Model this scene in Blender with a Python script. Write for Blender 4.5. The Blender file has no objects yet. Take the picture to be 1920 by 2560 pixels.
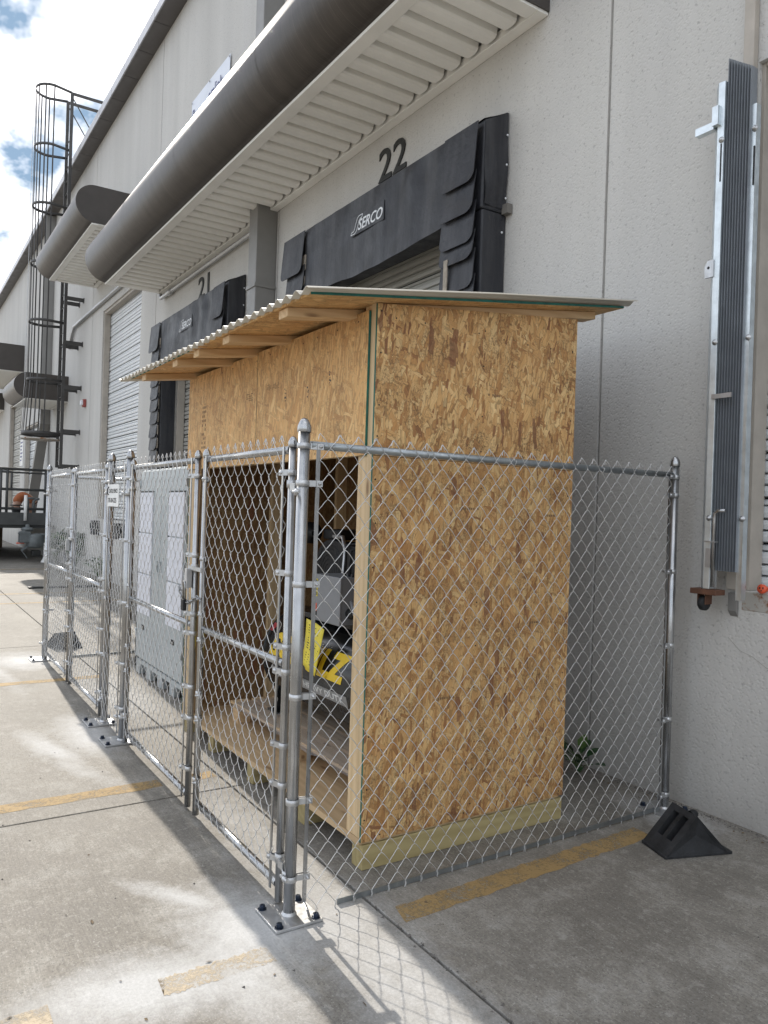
import bpy, bmesh, math, random
from mathutils import Vector, Matrix
random.seed(7)
PI = math.pi
scene = bpy.context.scene
COL = scene.collection

# ------------------------------------------------------------------ camera, sky, sun, exposure
cam_d = bpy.data.cameras.new('camera'); cam = bpy.data.objects.new('camera', cam_d); COL.objects.link(cam)
cam_d.sensor_fit = 'HORIZONTAL'; cam_d.sensor_width = 36.0; cam_d.lens = 36.0 * 1925.0 / 1920.0
cam_d.clip_start = 0.05; cam_d.clip_end = 3000
Xc = Vector((1242.0, 42.0, -1925.0)).normalized()          # world axes seen from the camera (x right, y down, z forward)
Yc = Vector((2990.0, 95.0, 1925.0)); Yc = (Yc - Yc.dot(Xc) * Xc).normalized()
Zc = Xc.cross(Yc)
M = Matrix(((Xc.x, -Xc.y, -Xc.z), (Yc.x, -Yc.y, -Yc.z), (Zc.x, -Zc.y, -Zc.z)))
cam.matrix_world = Matrix.Translation((0, 0, 1.6)) @ M.to_4x4()
scene.camera = cam

SUN_TO = Vector((-1.54, 0.078, 1.0)).normalized()
EXPOSURE = 0.82
SKY_STRENGTH = 0.118
SUN_STRENGTH = 3.3
CLOUD_OFF = (10.96, 16.88, 0.0)

world = bpy.data.worlds.new('World'); scene.world = world; world.use_nodes = True
wn = world.node_tree; wn.nodes.clear()
def W(t, **kw):
    n = wn.nodes.new(t)
    for k, v in kw.items(): setattr(n, k, v)
    return n
sky = W('ShaderNodeTexSky'); sky.sky_type = 'NISHITA'; sky.sun_disc = False
sky.sun_elevation = math.asin(SUN_TO.z); sky.sun_rotation = math.atan2(SUN_TO.x, SUN_TO.y)
sky.air_density = 1.0; sky.dust_density = 0.8; sky.ozone_density = 1.0
tc = W('ShaderNodeTexCoord'); sep = W('ShaderNodeSeparateXYZ'); wn.links.new(tc.outputs['Generated'], sep.inputs[0])
add = W('ShaderNodeMath', operation='ADD'); add.inputs[1].default_value = 0.16; wn.links.new(sep.outputs['Z'], add.inputs[0])
mx = W('ShaderNodeMath', operation='MAXIMUM'); mx.inputs[1].default_value = 0.05; wn.links.new(add.outputs[0], mx.inputs[0])
dx = W('ShaderNodeMath', operation='DIVIDE'); dy = W('ShaderNodeMath', operation='DIVIDE')
wn.links.new(sep.outputs['X'], dx.inputs[0]); wn.links.new(mx.outputs[0], dx.inputs[1])
wn.links.new(sep.outputs['Y'], dy.inputs[0]); wn.links.new(mx.outputs[0], dy.inputs[1])
cmb = W('ShaderNodeCombineXYZ'); wn.links.new(dx.outputs[0], cmb.inputs[0]); wn.links.new(dy.outputs[0], cmb.inputs[1])
nz = W('ShaderNodeTexNoise'); nz.inputs['Scale'].default_value = 2.3; nz.inputs['Detail'].default_value = 7; nz.inputs['Roughness'].default_value = 0.52
wn.links.new(cmb.outputs[0], nz.inputs['Vector'])
rmp = W('ShaderNodeValToRGB'); rmp.color_ramp.elements[0].position = 0.36; rmp.color_ramp.elements[1].position = 0.56
wn.links.new(nz.outputs['Fac'], rmp.inputs['Fac'])
nz2 = W('ShaderNodeTexNoise'); nz2.inputs['Scale'].default_value = 3.2; nz2.inputs['Detail'].default_value = 5; nz2.inputs['Roughness'].default_value = 0.55
mp2 = W('ShaderNodeMapping'); mp2.inputs['Location'].default_value = CLOUD_OFF; mp2.inputs['Scale'].default_value = (1.0, 1.5, 1.0)
wn.links.new(cmb.outputs[0], mp2.inputs['Vector']); wn.links.new(mp2.outputs[0], nz2.inputs['Vector'])
pr = W('ShaderNodeValToRGB'); pr.color_ramp.elements[0].position = 0.475; pr.color_ramp.elements[1].position = 0.615
wn.links.new(nz2.outputs['Fac'], pr.inputs['Fac'])
mix = W('ShaderNodeMixRGB'); wn.links.new(rmp.outputs['Color'], mix.inputs[0]); wn.links.new(sky.outputs[0], mix.inputs[1]); mix.inputs[2].default_value = (10.0, 10.0, 10.2, 1)
mix3 = W('ShaderNodeMixRGB'); wn.links.new(pr.outputs['Color'], mix3.inputs[0]); wn.links.new(mix.outputs[0], mix3.inputs[1]); mix3.inputs[2].default_value = (1.6, 2.35, 3.3, 1)
lo = W('ShaderNodeMath', operation='LESS_THAN'); lo.inputs[1].default_value = 0.0; wn.links.new(sep.outputs['Z'], lo.inputs[0])
mix4 = W('ShaderNodeMixRGB'); wn.links.new(lo.outputs[0], mix4.inputs[0]); wn.links.new(mix3.outputs[0], mix4.inputs[1]); mix4.inputs[2].default_value = (2.0, 1.9, 1.75, 1)
bg = W('ShaderNodeBackground'); bg.inputs['Strength'].default_value = SKY_STRENGTH
wn.links.new(mix4.outputs[0], bg.inputs['Color'])
wo = W('ShaderNodeOutputWorld'); wn.links.new(bg.outputs[0], wo.inputs['Surface'])

sun_d = bpy.data.lights.new('sun', 'SUN'); sun_d.energy = SUN_STRENGTH; sun_d.angle = math.radians(0.6); sun_d.color = (1.0, 0.93, 0.83)
sun = bpy.data.objects.new('sun', sun_d); COL.objects.link(sun)
sun.rotation_euler = SUN_TO.to_track_quat('Z', 'Y').to_euler(); sun.location = SUN_TO * 60
vs = scene.view_settings; vs.view_transform = 'Standard'; vs.look = 'None'; vs.gamma = 1.0; vs.use_curve_mapping = False; vs.exposure = EXPOSURE

# ------------------------------------------------------------------ materials
class Mat:
    def __init__(s, name):
        s.m = bpy.data.materials.new(name); s.m.use_nodes = True; s.t = s.m.node_tree
        s.b = s.t.nodes['Principled BSDF']; s.o = s.t.nodes['Material Output']
    def n(s, t, **kw):
        nd = s.t.nodes.new(t)
        for k, v in kw.items(): setattr(nd, k, v)
        return nd
    def l(s, a, b): s.t.links.new(a, b)
    def coord(s, scale=(1, 1, 1), rot=(0, 0, 0), loc=(0, 0, 0), kind='Object'):
        c = s.n('ShaderNodeTexCoord'); mp = s.n('ShaderNodeMapping'); s.l(c.outputs[kind], mp.inputs['Vector'])
        mp.inputs['Scale'].default_value = scale; mp.inputs['Rotation'].default_value = rot; mp.inputs['Location'].default_value = loc
        return mp.outputs[0]
    def noise(s, vec, scale, detail=4, rough=0.55, dist=0.0):
        nd = s.n('ShaderNodeTexNoise'); s.l(vec, nd.inputs['Vector']); nd.inputs['Scale'].default_value = scale
        nd.inputs['Detail'].default_value = detail; nd.inputs['Roughness'].default_value = rough; nd.inputs['Distortion'].default_value = dist
        return nd.outputs['Fac']
    def vor(s, vec, scale, feature='F1', out='Color', rand=1.0):
        nd = s.n('ShaderNodeTexVoronoi'); nd.feature = feature; s.l(vec, nd.inputs['Vector']); nd.inputs['Scale'].default_value = scale
        nd.inputs['Randomness'].default_value = rand
        return nd.outputs[out]
    def ramp(s, fac, stops, interp='LINEAR'):
        r = s.n('ShaderNodeValToRGB'); r.color_ramp.interpolation = interp
        e = r.color_ramp.elements
        while len(e) > 1: e.remove(e[-1])
        for i, (p, c) in enumerate(stops):
            if i == 0: e[0].position = p; x = e[0]
            else: x = e.new(p)
            x.color = (c, c, c, 1) if not isinstance(c, (tuple, list)) else (c[0], c[1], c[2], 1)
        s.l(fac, r.inputs['Fac']); return r.outputs['Color']
    def mix(s, fac, a, b, mode='MIX'):
        x = s.n('ShaderNodeMixRGB'); x.blend_type = mode
        for i, v in ((0, fac), (1, a), (2, b)):
            if isinstance(v, (int, float)): x.inputs[i].default_value = v if i == 0 else (v, v, v, 1)
            elif isinstance(v, (tuple, list)): x.inputs[i].default_value = (v[0], v[1], v[2], 1)
            else: s.l(v, x.inputs[i])
        return x.outputs[0]
    def math(s, op, a, b=0.0, c=None, clamp=False):
        x = s.n('ShaderNodeMath', operation=op); x.use_clamp = clamp
        for i, v in enumerate((a, b) if c is None else (a, b, c)):
            if isinstance(v, (int, float)): x.inputs[i].default_value = v
            else: s.l(v, x.inputs[i])
        return x.outputs[0]
    def sepc(s, col):
        x = s.n('ShaderNodeSeparateColor'); s.l(col, x.inputs[0]); return x.outputs
    def rnd(s):
        x = s.n('ShaderNodeObjectInfo'); return x.outputs['Random']
    def color(s, c):
        if isinstance(c, (tuple, list)): s.b.inputs['Base Color'].default_value = (c[0], c[1], c[2], 1)
        else: s.l(c, s.b.inputs['Base Color'])
    def rough(s, v):
        if isinstance(v, (int, float)): s.b.inputs['Roughness'].default_value = v
        else: s.l(v, s.b.inputs['Roughness'])
    def metal(s, v): s.b.inputs['Metallic'].default_value = v
    def bump(s, h, strength=0.3, dist=0.01):
        x = s.n('ShaderNodeBump'); x.inputs['Strength'].default_value = strength; x.inputs['Distance'].default_value = dist
        s.l(h, x.inputs['Height']); s.l(x.outputs[0], s.b.inputs['Normal'])

def simple(name, col, rough=0.5, metal=0.0, var=0.15, scale=8.0, bump=0.0, bscale=60.0):
    m = Mat(name); v = m.coord()
    f = m.noise(v, scale, 5, 0.6)
    lo = tuple(c * (1 - var) for c in col); hi = tuple(min(1, c * (1 + var)) for c in col)
    m.color(m.ramp(f, [(0.3, lo), (0.7, hi)]))
    m.rough(m.ramp(m.noise(v, scale * 2.3, 4), [(0.3, max(0.02, rough - 0.08)), (0.7, min(1, rough + 0.08))])); m.metal(metal)
    if bump: m.bump(m.noise(v, bscale, 5, 0.6), bump, 0.004)
    return m.m

def mat_wall():
    m = Mat('textured wall paint'); v = m.coord()
    st = m.noise(m.coord((1.6, 1.6, 0.05)), 1.0, 4, 0.6)
    st2 = m.noise(m.coord((2.6, 2.6, 0.22)), 1.0, 3, 0.5)
    blot = m.noise(v, 0.7, 4, 0.6)
    base = m.mix(m.ramp(st, [(0.30, 0), (0.70, 1)]), (0.52, 0.508, 0.48), (0.615, 0.602, 0.572))
    base = m.mix(m.ramp(st2, [(0.35, 0.12), (0.55, 0.0)]), base, (0.45, 0.45, 0.46))
    base = m.mix(m.ramp(blot, [(0.4, 0), (0.7, 0.35)]), base, (0.48, 0.465, 0.44))
    base = m.mix(m.ramp(st2, [(0.62, 0.0), (0.78, 0.12)]), base, (0.66, 0.645, 0.61))
    # dirt creeping up from the pavement
    z = m.n('ShaderNodeSeparateXYZ'); m.l(v, z.inputs[0])
    low = m.math('SUBTRACT', 0.42, m.math('ADD', z.outputs['Z'], m.math('MULTIPLY', m.noise(m.coord((3, 3, 1)), 1.3, 5), -0.55)), clamp=True)
    base = m.mix(m.math('MULTIPLY', low, 0.8, clamp=True), base, (0.30, 0.285, 0.26))
    sp = m.vor(v, 55.0, out='Distance'); spk = m.ramp(m.noise(v, 38, 3, 0.7), [(0.58, 0), (0.67, 1)])
    base = m.mix(m.math('MULTIPLY', spk, 0.55), base, (0.25, 0.24, 0.23))
    m.color(base); m.rough(0.85)
    h = m.mix(0.5, m.noise(v, 70, 4, 0.7), m.ramp(sp, [(0.1, 0), (0.5, 1)]))
    m.bump(h, 0.55, 0.006); return m.m

def mat_concrete():
    m = Mat('broom finished concrete'); v = m.coord()
    big = m.noise(v, 0.9, 6, 0.62); mid = m.noise(v, 3.6, 8, 0.74, 0.3); fine = m.noise(v, 85, 4, 0.75)
    base = m.mix(m.ramp(big, [(0.35, 0), (0.68, 1)]), (0.172, 0.157, 0.133), (0.250, 0.231, 0.199))
    base = m.mix(m.ramp(mid, [(0.32, 0.6), (0.54, 0.0)]), base, (0.128, 0.117, 0.102))
    base = m.mix(m.ramp(mid, [(0.51, 0.0), (0.70, 0.6)]), base, (0.37, 0.355, 0.325))
    base = m.mix(1.0, base, m.ramp(fine, [(0.25, 0.62), (0.75, 1.36)]), 'MULTIPLY')
    br = m.noise(m.coord((9, 160, 1), rot=(0, 0, 0.25)), 1.0, 4, 0.7)
    base = m.mix(1.0, base, m.ramp(br, [(0.3, 0.80), (0.7, 1.18)]), 'MULTIPLY')
    cell = m.sepc(m.vor(v, 260.0))
    blots = m.noise(v, 22, 5, 0.75, 0.4)
    base = m.mix(m.ramp(blots, [(0.54, 0), (0.70, 0.55)]), base, (0.38, 0.365, 0.33))
    base = m.mix(m.ramp(blots, [(0.30, 0.45), (0.44, 0.0)]), base, (0.13, 0.12, 0.105))
    base = m.mix(m.math('MULTIPLY', m.math('GREATER_THAN', cell[0], 0.975), 0.35), base, (0.50, 0.49, 0.46))
    base = m.mix(m.math('MULTIPLY', m.math('LESS_THAN', cell[1], 0.03), 0.6), base, (0.07, 0.065, 0.06))
    # slab to slab tint
    base = m.mix(1.0, base, m.ramp(m.rnd(), [(0, 0.93), (1, 1.07)]), 'MULTIPLY')
    # drilling dust left round the new post plates and swept along the fence
    s = m.n('ShaderNodeSeparateXYZ'); m.l(v, s.inputs[0]); px, py = s.outputs['X'], s.outputs['Y']
    wob = m.noise(v, 3.2, 5, 0.65); wob2 = m.noise(v, 16, 5, 0.7)
    tot = None
    for (cx, cy, rx, ry, a, k) in ((-2.72, 1.22, .42, .30, 0, 1.0), (-2.52, .80, .24, .52, -8, 1.0), (-3.02, 1.08, .42, .075, 36, .8), (-2.50, 1.08, .5, .2, 0, .9),
                                   (-2.3, 1.52, 1.7, .26, 0, .75), (-3.6, 1.55, .9, .22, 0, .45), (-5.55, 1.20, .6, .22, 0, .9), (-5.35, .92, .50, .12, 12, .8),
                                   (-8.35, 1.18, .55, .33, 0, .95), (-8.0, .9, 1.2, .10, 4, .6), (-4.85, 1.0, .6, .10, 20, .5), (-2.62, 3.62, .35, .22, 0, .8), (-6.6, 1.65, 1.2, .3, 0, .55), (-2.15, .55, .10, .5, -12, .7)):
        ca, sa = math.cos(math.radians(a)), math.sin(math.radians(a))
        dxn = m.math('SUBTRACT', px, cx); dyn = m.math('SUBTRACT', py, cy)
        u = m.math('ADD', m.math('MULTIPLY', dxn, ca / rx), m.math('MULTIPLY', dyn, sa / rx))
        w = m.math('ADD', m.math('MULTIPLY', dxn, -sa / ry), m.math('MULTIPLY', dyn, ca / ry))
        d = m.math('SQRT', m.math('ADD', m.math('MULTIPLY', u, u), m.math('MULTIPLY', w, w)))
        e = m.math('MULTIPLY', m.math('SUBTRACT', 1.25, d, clamp=True), k)
        tot = e if tot is None else m.math('MAXIMUM', tot, e)
    dm = m.math('ADD', tot, m.math('ADD', m.math('MULTIPLY', m.math('SUBTRACT', wob, 0.5), 0.75), m.math('MULTIPLY', m.math('SUBTRACT', wob2, 0.5), 0.8)))
    dm = m.math('MULTIPLY', m.ramp(dm, [(0.15, 0), (1.05, 1)]), m.ramp(tot, [(0.0, 0), (0.15, 1)]))
    base = m.mix(m.math('MULTIPLY', dm, 0.88), base, m.mix(m.ramp(fine, [(0.3, 0), (0.7, 1)]), (0.40, 0.40, 0.395), (0.53, 0.53, 0.525)))
    m.color(base); m.rough(m.ramp(mid, [(0.3, 0.72), (0.7, 0.92)]))
    m.bump(m.mix(0.5, fine, br), 0.35, 0.004); return m.m

def mat_paint_line(name='worn yellow line paint', dusty=0.0):
    m = Mat(name); v = m.coord()
    w = m.noise(v, 7, 6, 0.7); f = m.noise(v, 60, 4, 0.75)
    c = m.mix(m.ramp(w, [(0.35, 0), (0.7, 1)]), (0.33, 0.22, 0.09), (0.43, 0.30, 0.135))
    c = m.mix(1.0, c, m.ramp(f, [(0.25, 0.75), (0.75, 1.15)]), 'MULTIPLY')
    c = m.mix(dusty, c, (0.58, 0.52, 0.42))
    m.color(c); m.rough(0.8); m.bump(f, 0.3, 0.003)
    wear = m.math('ADD', m.math('MULTIPLY', w, 0.6), m.math('MULTIPLY', f, 0.45))
    hole = m.ramp(wear, [(0.48 - .06 * dusty, 0), (0.64 - .06 * dusty, 0.92)])
    tr = m.n('ShaderNodeBsdfTransparent'); mx_ = m.n('ShaderNodeMixShader'); m.l(hole, mx_.inputs[0]); m.l(m.b.outputs[0], mx_.inputs[1]); m.l(tr.outputs[0], mx_.inputs[2]); m.l(mx_.outputs[0], m.o.inputs['Surface'])
    return m.m

def mat_osb(name, dark=0.5, warm=1.0, soft=0.0, lng=1.0):
    """strand board: layers of long flakes lying at different angles in the board's own plane (UV)"""
    m = Mat(name); uv = 'UV'
    off = m.rnd()
    c0 = m.n('ShaderNodeTexCoord'); ad = m.n('ShaderNodeVectorMath', operation='ADD'); sc = m.n('ShaderNodeVectorMath', operation='SCALE')
    cb = m.n('ShaderNodeCombineXYZ'); m.l(off, cb.inputs[0]); m.l(off, cb.inputs[1]); m.l(cb.outputs[0], sc.inputs[0]); sc.inputs['Scale'].default_value = 37.0
    m.l(c0.outputs[uv], ad.inputs[0]); m.l(sc.outputs[0], ad.inputs[1])
    warp = m.n('ShaderNodeTexNoise'); m.l(ad.outputs[0], warp.inputs['Vector']); warp.inputs['Scale'].default_value = 9; warp.inputs['Detail'].default_value = 3
    wsc = m.n('ShaderNodeVectorMath', operation='SCALE'); m.l(warp.outputs['Color'], wsc.inputs[0]); wsc.inputs['Scale'].default_value = 0.035
    wv = m.n('ShaderNodeVectorMath', operation='ADD'); m.l(ad.outputs[0], wv.inputs[0]); m.l(wsc.outputs[0], wv.inputs[1])
    def layer(rot, su, sv, stops):
        mp = m.n('ShaderNodeMapping'); m.l(wv.outputs[0], mp.inputs['Vector']); mp.vector_type = 'TEXTURE'
        mp.inputs['Rotation'].default_value = (0, 0, rot); mp.inputs['Scale'].default_value = (1.0 / su, lng / sv, 1)
        v1 = m.n('ShaderNodeTexVoronoi'); v2 = m.n('ShaderNodeTexVoronoi'); v2.feature = 'F2'
        for vv in (v1, v2): vv.distance = 'CHEBYCHEV'; m.l(mp.outputs[0], vv.inputs['Vector']); vv.inputs['Scale'].default_value = 1.0
        col = m.sepc(v1.outputs['Color'])
        c = m.ramp(col[0], stops)
        gr = m.n('ShaderNodeMapping'); m.l(mp.outputs[0], gr.inputs['Vector']); gr.inputs['Scale'].default_value = (7.0, 0.5, 1)
        g = m.noise(gr.outputs[0], 2.2, 5, 0.7)
        c = m.mix(1.0, c, m.ramp(g, [(0.28, 0.60), (0.72, 1.26)]), 'MULTIPLY')
        ed = m.math('SUBTRACT', v2.outputs['Distance'], v1.outputs['Distance'])
        c = m.mix(m.ramp(ed, [(0.0, 0.6), (0.09, 0.0)]), c, (0.13, 0.07, 0.028))
        return c, col
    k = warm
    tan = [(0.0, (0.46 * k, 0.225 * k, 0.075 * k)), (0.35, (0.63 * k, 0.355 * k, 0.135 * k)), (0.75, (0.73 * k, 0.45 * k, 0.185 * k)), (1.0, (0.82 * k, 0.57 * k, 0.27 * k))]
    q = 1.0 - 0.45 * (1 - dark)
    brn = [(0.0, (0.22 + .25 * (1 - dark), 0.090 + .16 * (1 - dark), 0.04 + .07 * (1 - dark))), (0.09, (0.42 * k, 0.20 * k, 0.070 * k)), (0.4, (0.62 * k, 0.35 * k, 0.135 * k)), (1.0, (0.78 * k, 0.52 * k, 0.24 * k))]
    a, ac = layer(0.06, 37, 8.0, tan)
    b, bc = layer(0.55, 46, 11.0, brn)
    c, cc = layer(-0.40, 40, 9.0, tan)
    d, dc = layer(1.25, 62, 14.0, brn)
    e, ec = layer(-0.12, 80, 20.0, brn)
    base = m.mix(m.math('GREATER_THAN', bc[1], 0.62), a, b)
    base = m.mix(m.math('GREATER_THAN', cc[1], 0.60), base, c)
    base = m.mix(m.math('GREATER_THAN', dc[1], 0.86), base, d)
    base = m.mix(m.math('GREATER_THAN', ec[1], 0.66), base, e)
    # darker wafers and resin specks
    if soft: base = m.mix(soft, base, (0.70, 0.445, 0.195))
    rr = m.math('GREATER_THAN', ac[2], 1.0 - 0.035 * dark)
    base = m.mix(m.math('MULTIPLY', rr, 0.75), base, (0.19, 0.072, 0.035))
    blot = m.noise(wv.outputs[0], 4.5, 5, 0.65)
    fl = m.noise(wv.outputs[0], 95, 3, 0.7)
    chip = m.math('MULTIPLY', m.ramp(blot, [(0.46, 0), (0.62, 1)]), m.ramp(fl, [(0.50, 0), (0.60, 1)]))
    base = m.mix(m.math('MULTIPLY', chip, 0.25 + 0.55 * dark), base, (0.15, 0.085, 0.04))
    sp_ = m.n('ShaderNodeMapping'); m.l(wv.outputs[0], sp_.inputs['Vector']); sp_.inputs['Scale'].default_value = (190, 26, 1)
    spl = m.noise(sp_.outputs[0], 1.0, 4, 0.7)
    base = m.mix(m.ramp(spl, [(0.60, 0), (0.72, 0.55)]), base, (0.78, 0.60, 0.36))
    base = m.mix(m.ramp(spl, [(0.26, 0.55), (0.38, 0.0)]), base, (0.20, 0.11, 0.045))
    base = m.mix(1.0, base, m.ramp(blot, [(0.3, 1.08), (0.7, 0.86)]), 'MULTIPLY')
    m.color(base); m.rough(0.72)
    m.bump(m.mix(0.5, m.sepc(base)[0], fl), 0.35, 0.004); return m.m

def mat_lumber(name, lo, hi, axis='Z'):
    m = Mat(name)
    sc = {'Z': (22, 22, 1.2), 'Y': (22, 1.2, 22), 'X': (1.2, 22, 22)}[axis]
    v = m.coord(sc); off = m.rnd()
    cb = m.n('ShaderNodeVectorMath', operation='ADD'); cx = m.n('ShaderNodeCombineXYZ')
    for i in range(3): m.l(m.math('MULTIPLY', off, 40.0 + 7 * i), cx.inputs[i])
    m.l(v, cb.inputs[0]); m.l(cx.outputs[0], cb.inputs[1])
    g = m.noise(cb.outputs[0], 1.0, 5, 0.6, 1.2)
    wv = m.n('ShaderNodeTexWave'); m.l(cb.outputs[0], wv.inputs['Vector']); wv.inputs['Scale'].default_value = 0.55; wv.inputs['Distortion'].default_value = 7; wv.inputs['Detail'].default_value = 2
    wv.bands_direction = 'DIAGONAL'
    c = m.mix(m.math('ADD', m.math('MULTIPLY', g, 0.6), m.math('MULTIPLY', wv.outputs['Fac'], 0.35)), lo, hi)
    kn = m.vor(m.coord({'Z': (9, 9, 2.6), 'Y': (9, 2.6, 9), 'X': (2.6, 9, 9)}[axis]), 1.0, out='Distance')
    c = m.mix(m.ramp(kn, [(0.07, 0.75), (0.15, 0.0)]), c, (0.20, 0.10, 0.04))
    c = m.mix(1.0, c, m.ramp(off, [(0, 0.9), (1, 1.08)]), 'MULTIPLY')
    m.color(c); m.rough(0.65); m.bump(g, 0.2, 0.002); return m.m

def mat_galv(name, base=0.62, rough=0.33, tint=(1, 1.01, 1.02), dull=0.0):
    m = Mat(name); v = m.coord()
    f = m.noise(v, 14, 5, 0.6); st = m.noise(m.coord((40, 40, 2.0)), 1.0, 4, 0.6)
    c = m.mix(m.ramp(f, [(0.3, 0), (0.7, 1)]), tuple(base * 0.82 * t for t in tint), tuple(min(1, base * 1.1 * t) for t in tint))
    c = m.mix(m.ramp(st, [(0.5, 0), (0.8, 0.3)]), c, (0.75, 0.75, 0.74))
    m.color(c); m.metal(0.9 - dull); m.rough(m.ramp(st, [(0.3, rough - 0.06), (0.7, rough + 0.16)])); m.bump(f, 0.06, 0.002)
    return m.m

def mat_barrel():
    m = Mat('bronze metal fascia'); v = m.coord()
    rings = m.noise(m.coord((230, 0.6, 0.6)), 1.0, 3, 0.75)
    dirt = m.noise(m.coord((4, 1, 1)), 2.0, 5, 0.65)
    c = m.mix(m.ramp(dirt, [(0.35, 0), (0.7, 1)]), (0.045, 0.037, 0.031), (0.066, 0.055, 0.047))
    c = m.mix(m.ramp(rings, [(0.56, 0), (0.70, 0.6)]), c, (0.17, 0.15, 0.125))
    m.color(c); m.metal(0.22); m.b.inputs['Specular IOR Level'].default_value = 0.5; m.rough(m.ramp(rings, [(0.3, 0.34), (0.7, 0.48)])); m.bump(rings, 0.05, 0.002)
    return m.m

def mat_fabric():
    m = Mat('black vinyl fabric'); v = m.coord()
    st = m.noise(m.coord((7, 7, 0.5)), 1.0, 5, 0.65); f = m.noise(v, 5, 5, 0.65)
    c = m.mix(m.ramp(st, [(0.40, 0), (0.72, 1)]), (0.011, 0.012, 0.017), (0.052, 0.053, 0.058))
    c = m.mix(m.ramp(f, [(0.55, 0), (0.75, 0.4)]), c, (0.06, 0.057, 0.052))
    m.color(c); m.rough(m.ramp(f, [(0.3, 0.42), (0.7, 0.62)]))
    m.bump(m.mix(0.35, m.noise(m.coord((2.2, 2.2, 0.9)), 2.0, 4, 0.5, 0.6), m.noise(v, 24, 4)), 0.5, 0.03); return m.m

def mat_rusty():
    m = Mat('rusted steel edge'); v = m.coord()
    r = m.noise(v, 9, 6, 0.7)
    c = m.mix(m.ramp(r, [(0.50, 0), (0.60, 1)]), (0.40, 0.385, 0.35), (0.22, 0.09, 0.03))
    m.color(c); m.rough(0.75); m.bump(r, 0.2, 0.003); return m.m

MW = mat_wall(); MCON = mat_concrete(); MLINE = mat_paint_line(); MLINE_D = mat_paint_line('dust covered yellow line paint', 0.55)
MOSB_S = mat_osb('strand board rough face', 0.9, 1.0); MOSB_S2 = mat_osb('strand board rough face, warmer sheet', 0.75, 0.94); MOSB_F = mat_osb('strand board smooth face', 0.15, 1.08, 0.3, 1.7); MOSB_SHADE = mat_osb('strand board darkened for indoor shade', 0.9, 0.36)  # last one: board copy with interior shade put into its colour
MPINE_Z = mat_lumber('pine stud', (0.52, 0.36, 0.19), (0.74, 0.57, 0.35), 'Z'); MPINE_Y = mat_lumber('pine rafter', (0.50, 0.32, 0.16), (0.72, 0.53, 0.31), 'Y')
MPINE_X = mat_lumber('pine board', (0.48, 0.32, 0.17), (0.68, 0.50, 0.30), 'X')
MTREAT = mat_lumber('treated green lumber', (0.30, 0.235, 0.10), (0.47, 0.39, 0.20), 'Y')
MPLY = mat_lumber('plywood sheet', (0.42, 0.29, 0.16), (0.60, 0.44, 0.26), 'X')
MGREEN = simple('green edge seal paint', (0.010, 0.115, 0.085), 0.6, 0, 0.3, 20)
MGALV = mat_galv('galvanised pipe', 0.42, 0.22); MGALV_D = mat_galv('dull galvanised rail', 0.36, 0.38, (0.93, 1.0, 1.03)); MWIRE = mat_galv('galvanised wire', 0.66, 0.30, (1, 1, 0.99), 0.25)
MBAND = mat_galv('pressed steel band', 0.55, 0.42); MSTRIP = mat_galv('bright zinc channel', 0.70, 0.35, (0.93, 1.0, 1.03))
MBARREL = mat_barrel(); MBRONZE = simple('bronze painted sheet', (0.062, 0.054, 0.048), 0.5, 0.1, 0.12, 3)
MCOPE = simple('grey brown coping sheet', (0.115, 0.105, 0.10), 0.45, 0.15, 0.10, 3); MCOPE_GLARE = simple('coping face sheet', (0.50, 0.495, 0.51), 0.35, 0.2, 0.08, 3)  # face colour lightened to paint in sky glare along the coping
MSOFF = simple('cream soffit steel', (0.84, 0.825, 0.78), 0.5, 0, 0.07, 2, 0.05)
MDOWN = simple('grey downspout paint', (0.23, 0.225, 0.215), 0.45, 0, 0.08, 3); MDOWN2 = simple('brown downspout paint', (0.17, 0.16, 0.145), 0.5, 0, 0.1, 3)
MSLAT = simple('white painted door steel', (0.66, 0.68, 0.69), 0.4, 0, 0.06, 2); MSLAT_G = simple('grey painted door steel', (0.40, 0.395, 0.365), 0.45, 0, 0.08, 2)
MFRAME = simple('beige door frame', (0.42, 0.38, 0.33), 0.6, 0, 0.12, 5); MDARK = simple('dark interior', (0.012, 0.012, 0.013), 0.8)
MFAB = mat_fabric(); MRUB = simple('black rubber', (0.019, 0.020, 0.022), 0.7, 0, 0.7, 9, 0.45, 70)
MPRINT = simple('white print', (0.72, 0.74, 0.76), 0.6, 0, 0.05); MBLK = simple('black painted plate', (0.017, 0.018, 0.017), 0.5, 0, 0.2)
MLAD = simple('dark ladder steel', (0.060, 0.058, 0.056), 0.5, 0.2, 0.2, 6); MRUSTY = mat_rusty()
MRUST = simple('rust brown steel', (0.13, 0.06, 0.035), 0.8, 0, 0.3, 9)
MROOF = simple('tan corrugated roofing', (0.60, 0.55, 0.46), 0.45, 0, 0.05, 3)
MBOLT = simple('blue black bolt', (0.022, 0.032, 0.055), 0.35, 0.6, 0.3, 40)
MCAB = simple('grey green cabinet enamel', (0.415, 0.45, 0.46), 0.42, 0.05, 0.05, 2); MFILT = simple('white filter pad', (0.74, 0.75, 0.80), 0.85, 0, 0.05, 20, 0.2, 120)
MSLOT = simple('dark slot', (0.010, 0.010, 0.011), 0.7)
MTANK = simple('black gloss enamel', (0.010, 0.011, 0.012), 0.22, 0, 0.2, 4); MIRON = simple('black cast iron', (0.005, 0.005, 0.006), 0.6, 0.0, 0.3, 10)
MYEL = simple('yellow vinyl', (0.76, 0.52, 0.015), 0.5, 0, 0.06); MTAG = simple('yellow warning paper', (0.80, 0.66, 0.06), 0.5, 0, 0.06); MINK = simple('black ink', (0.02, 0.02, 0.02), 0.6)
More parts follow.
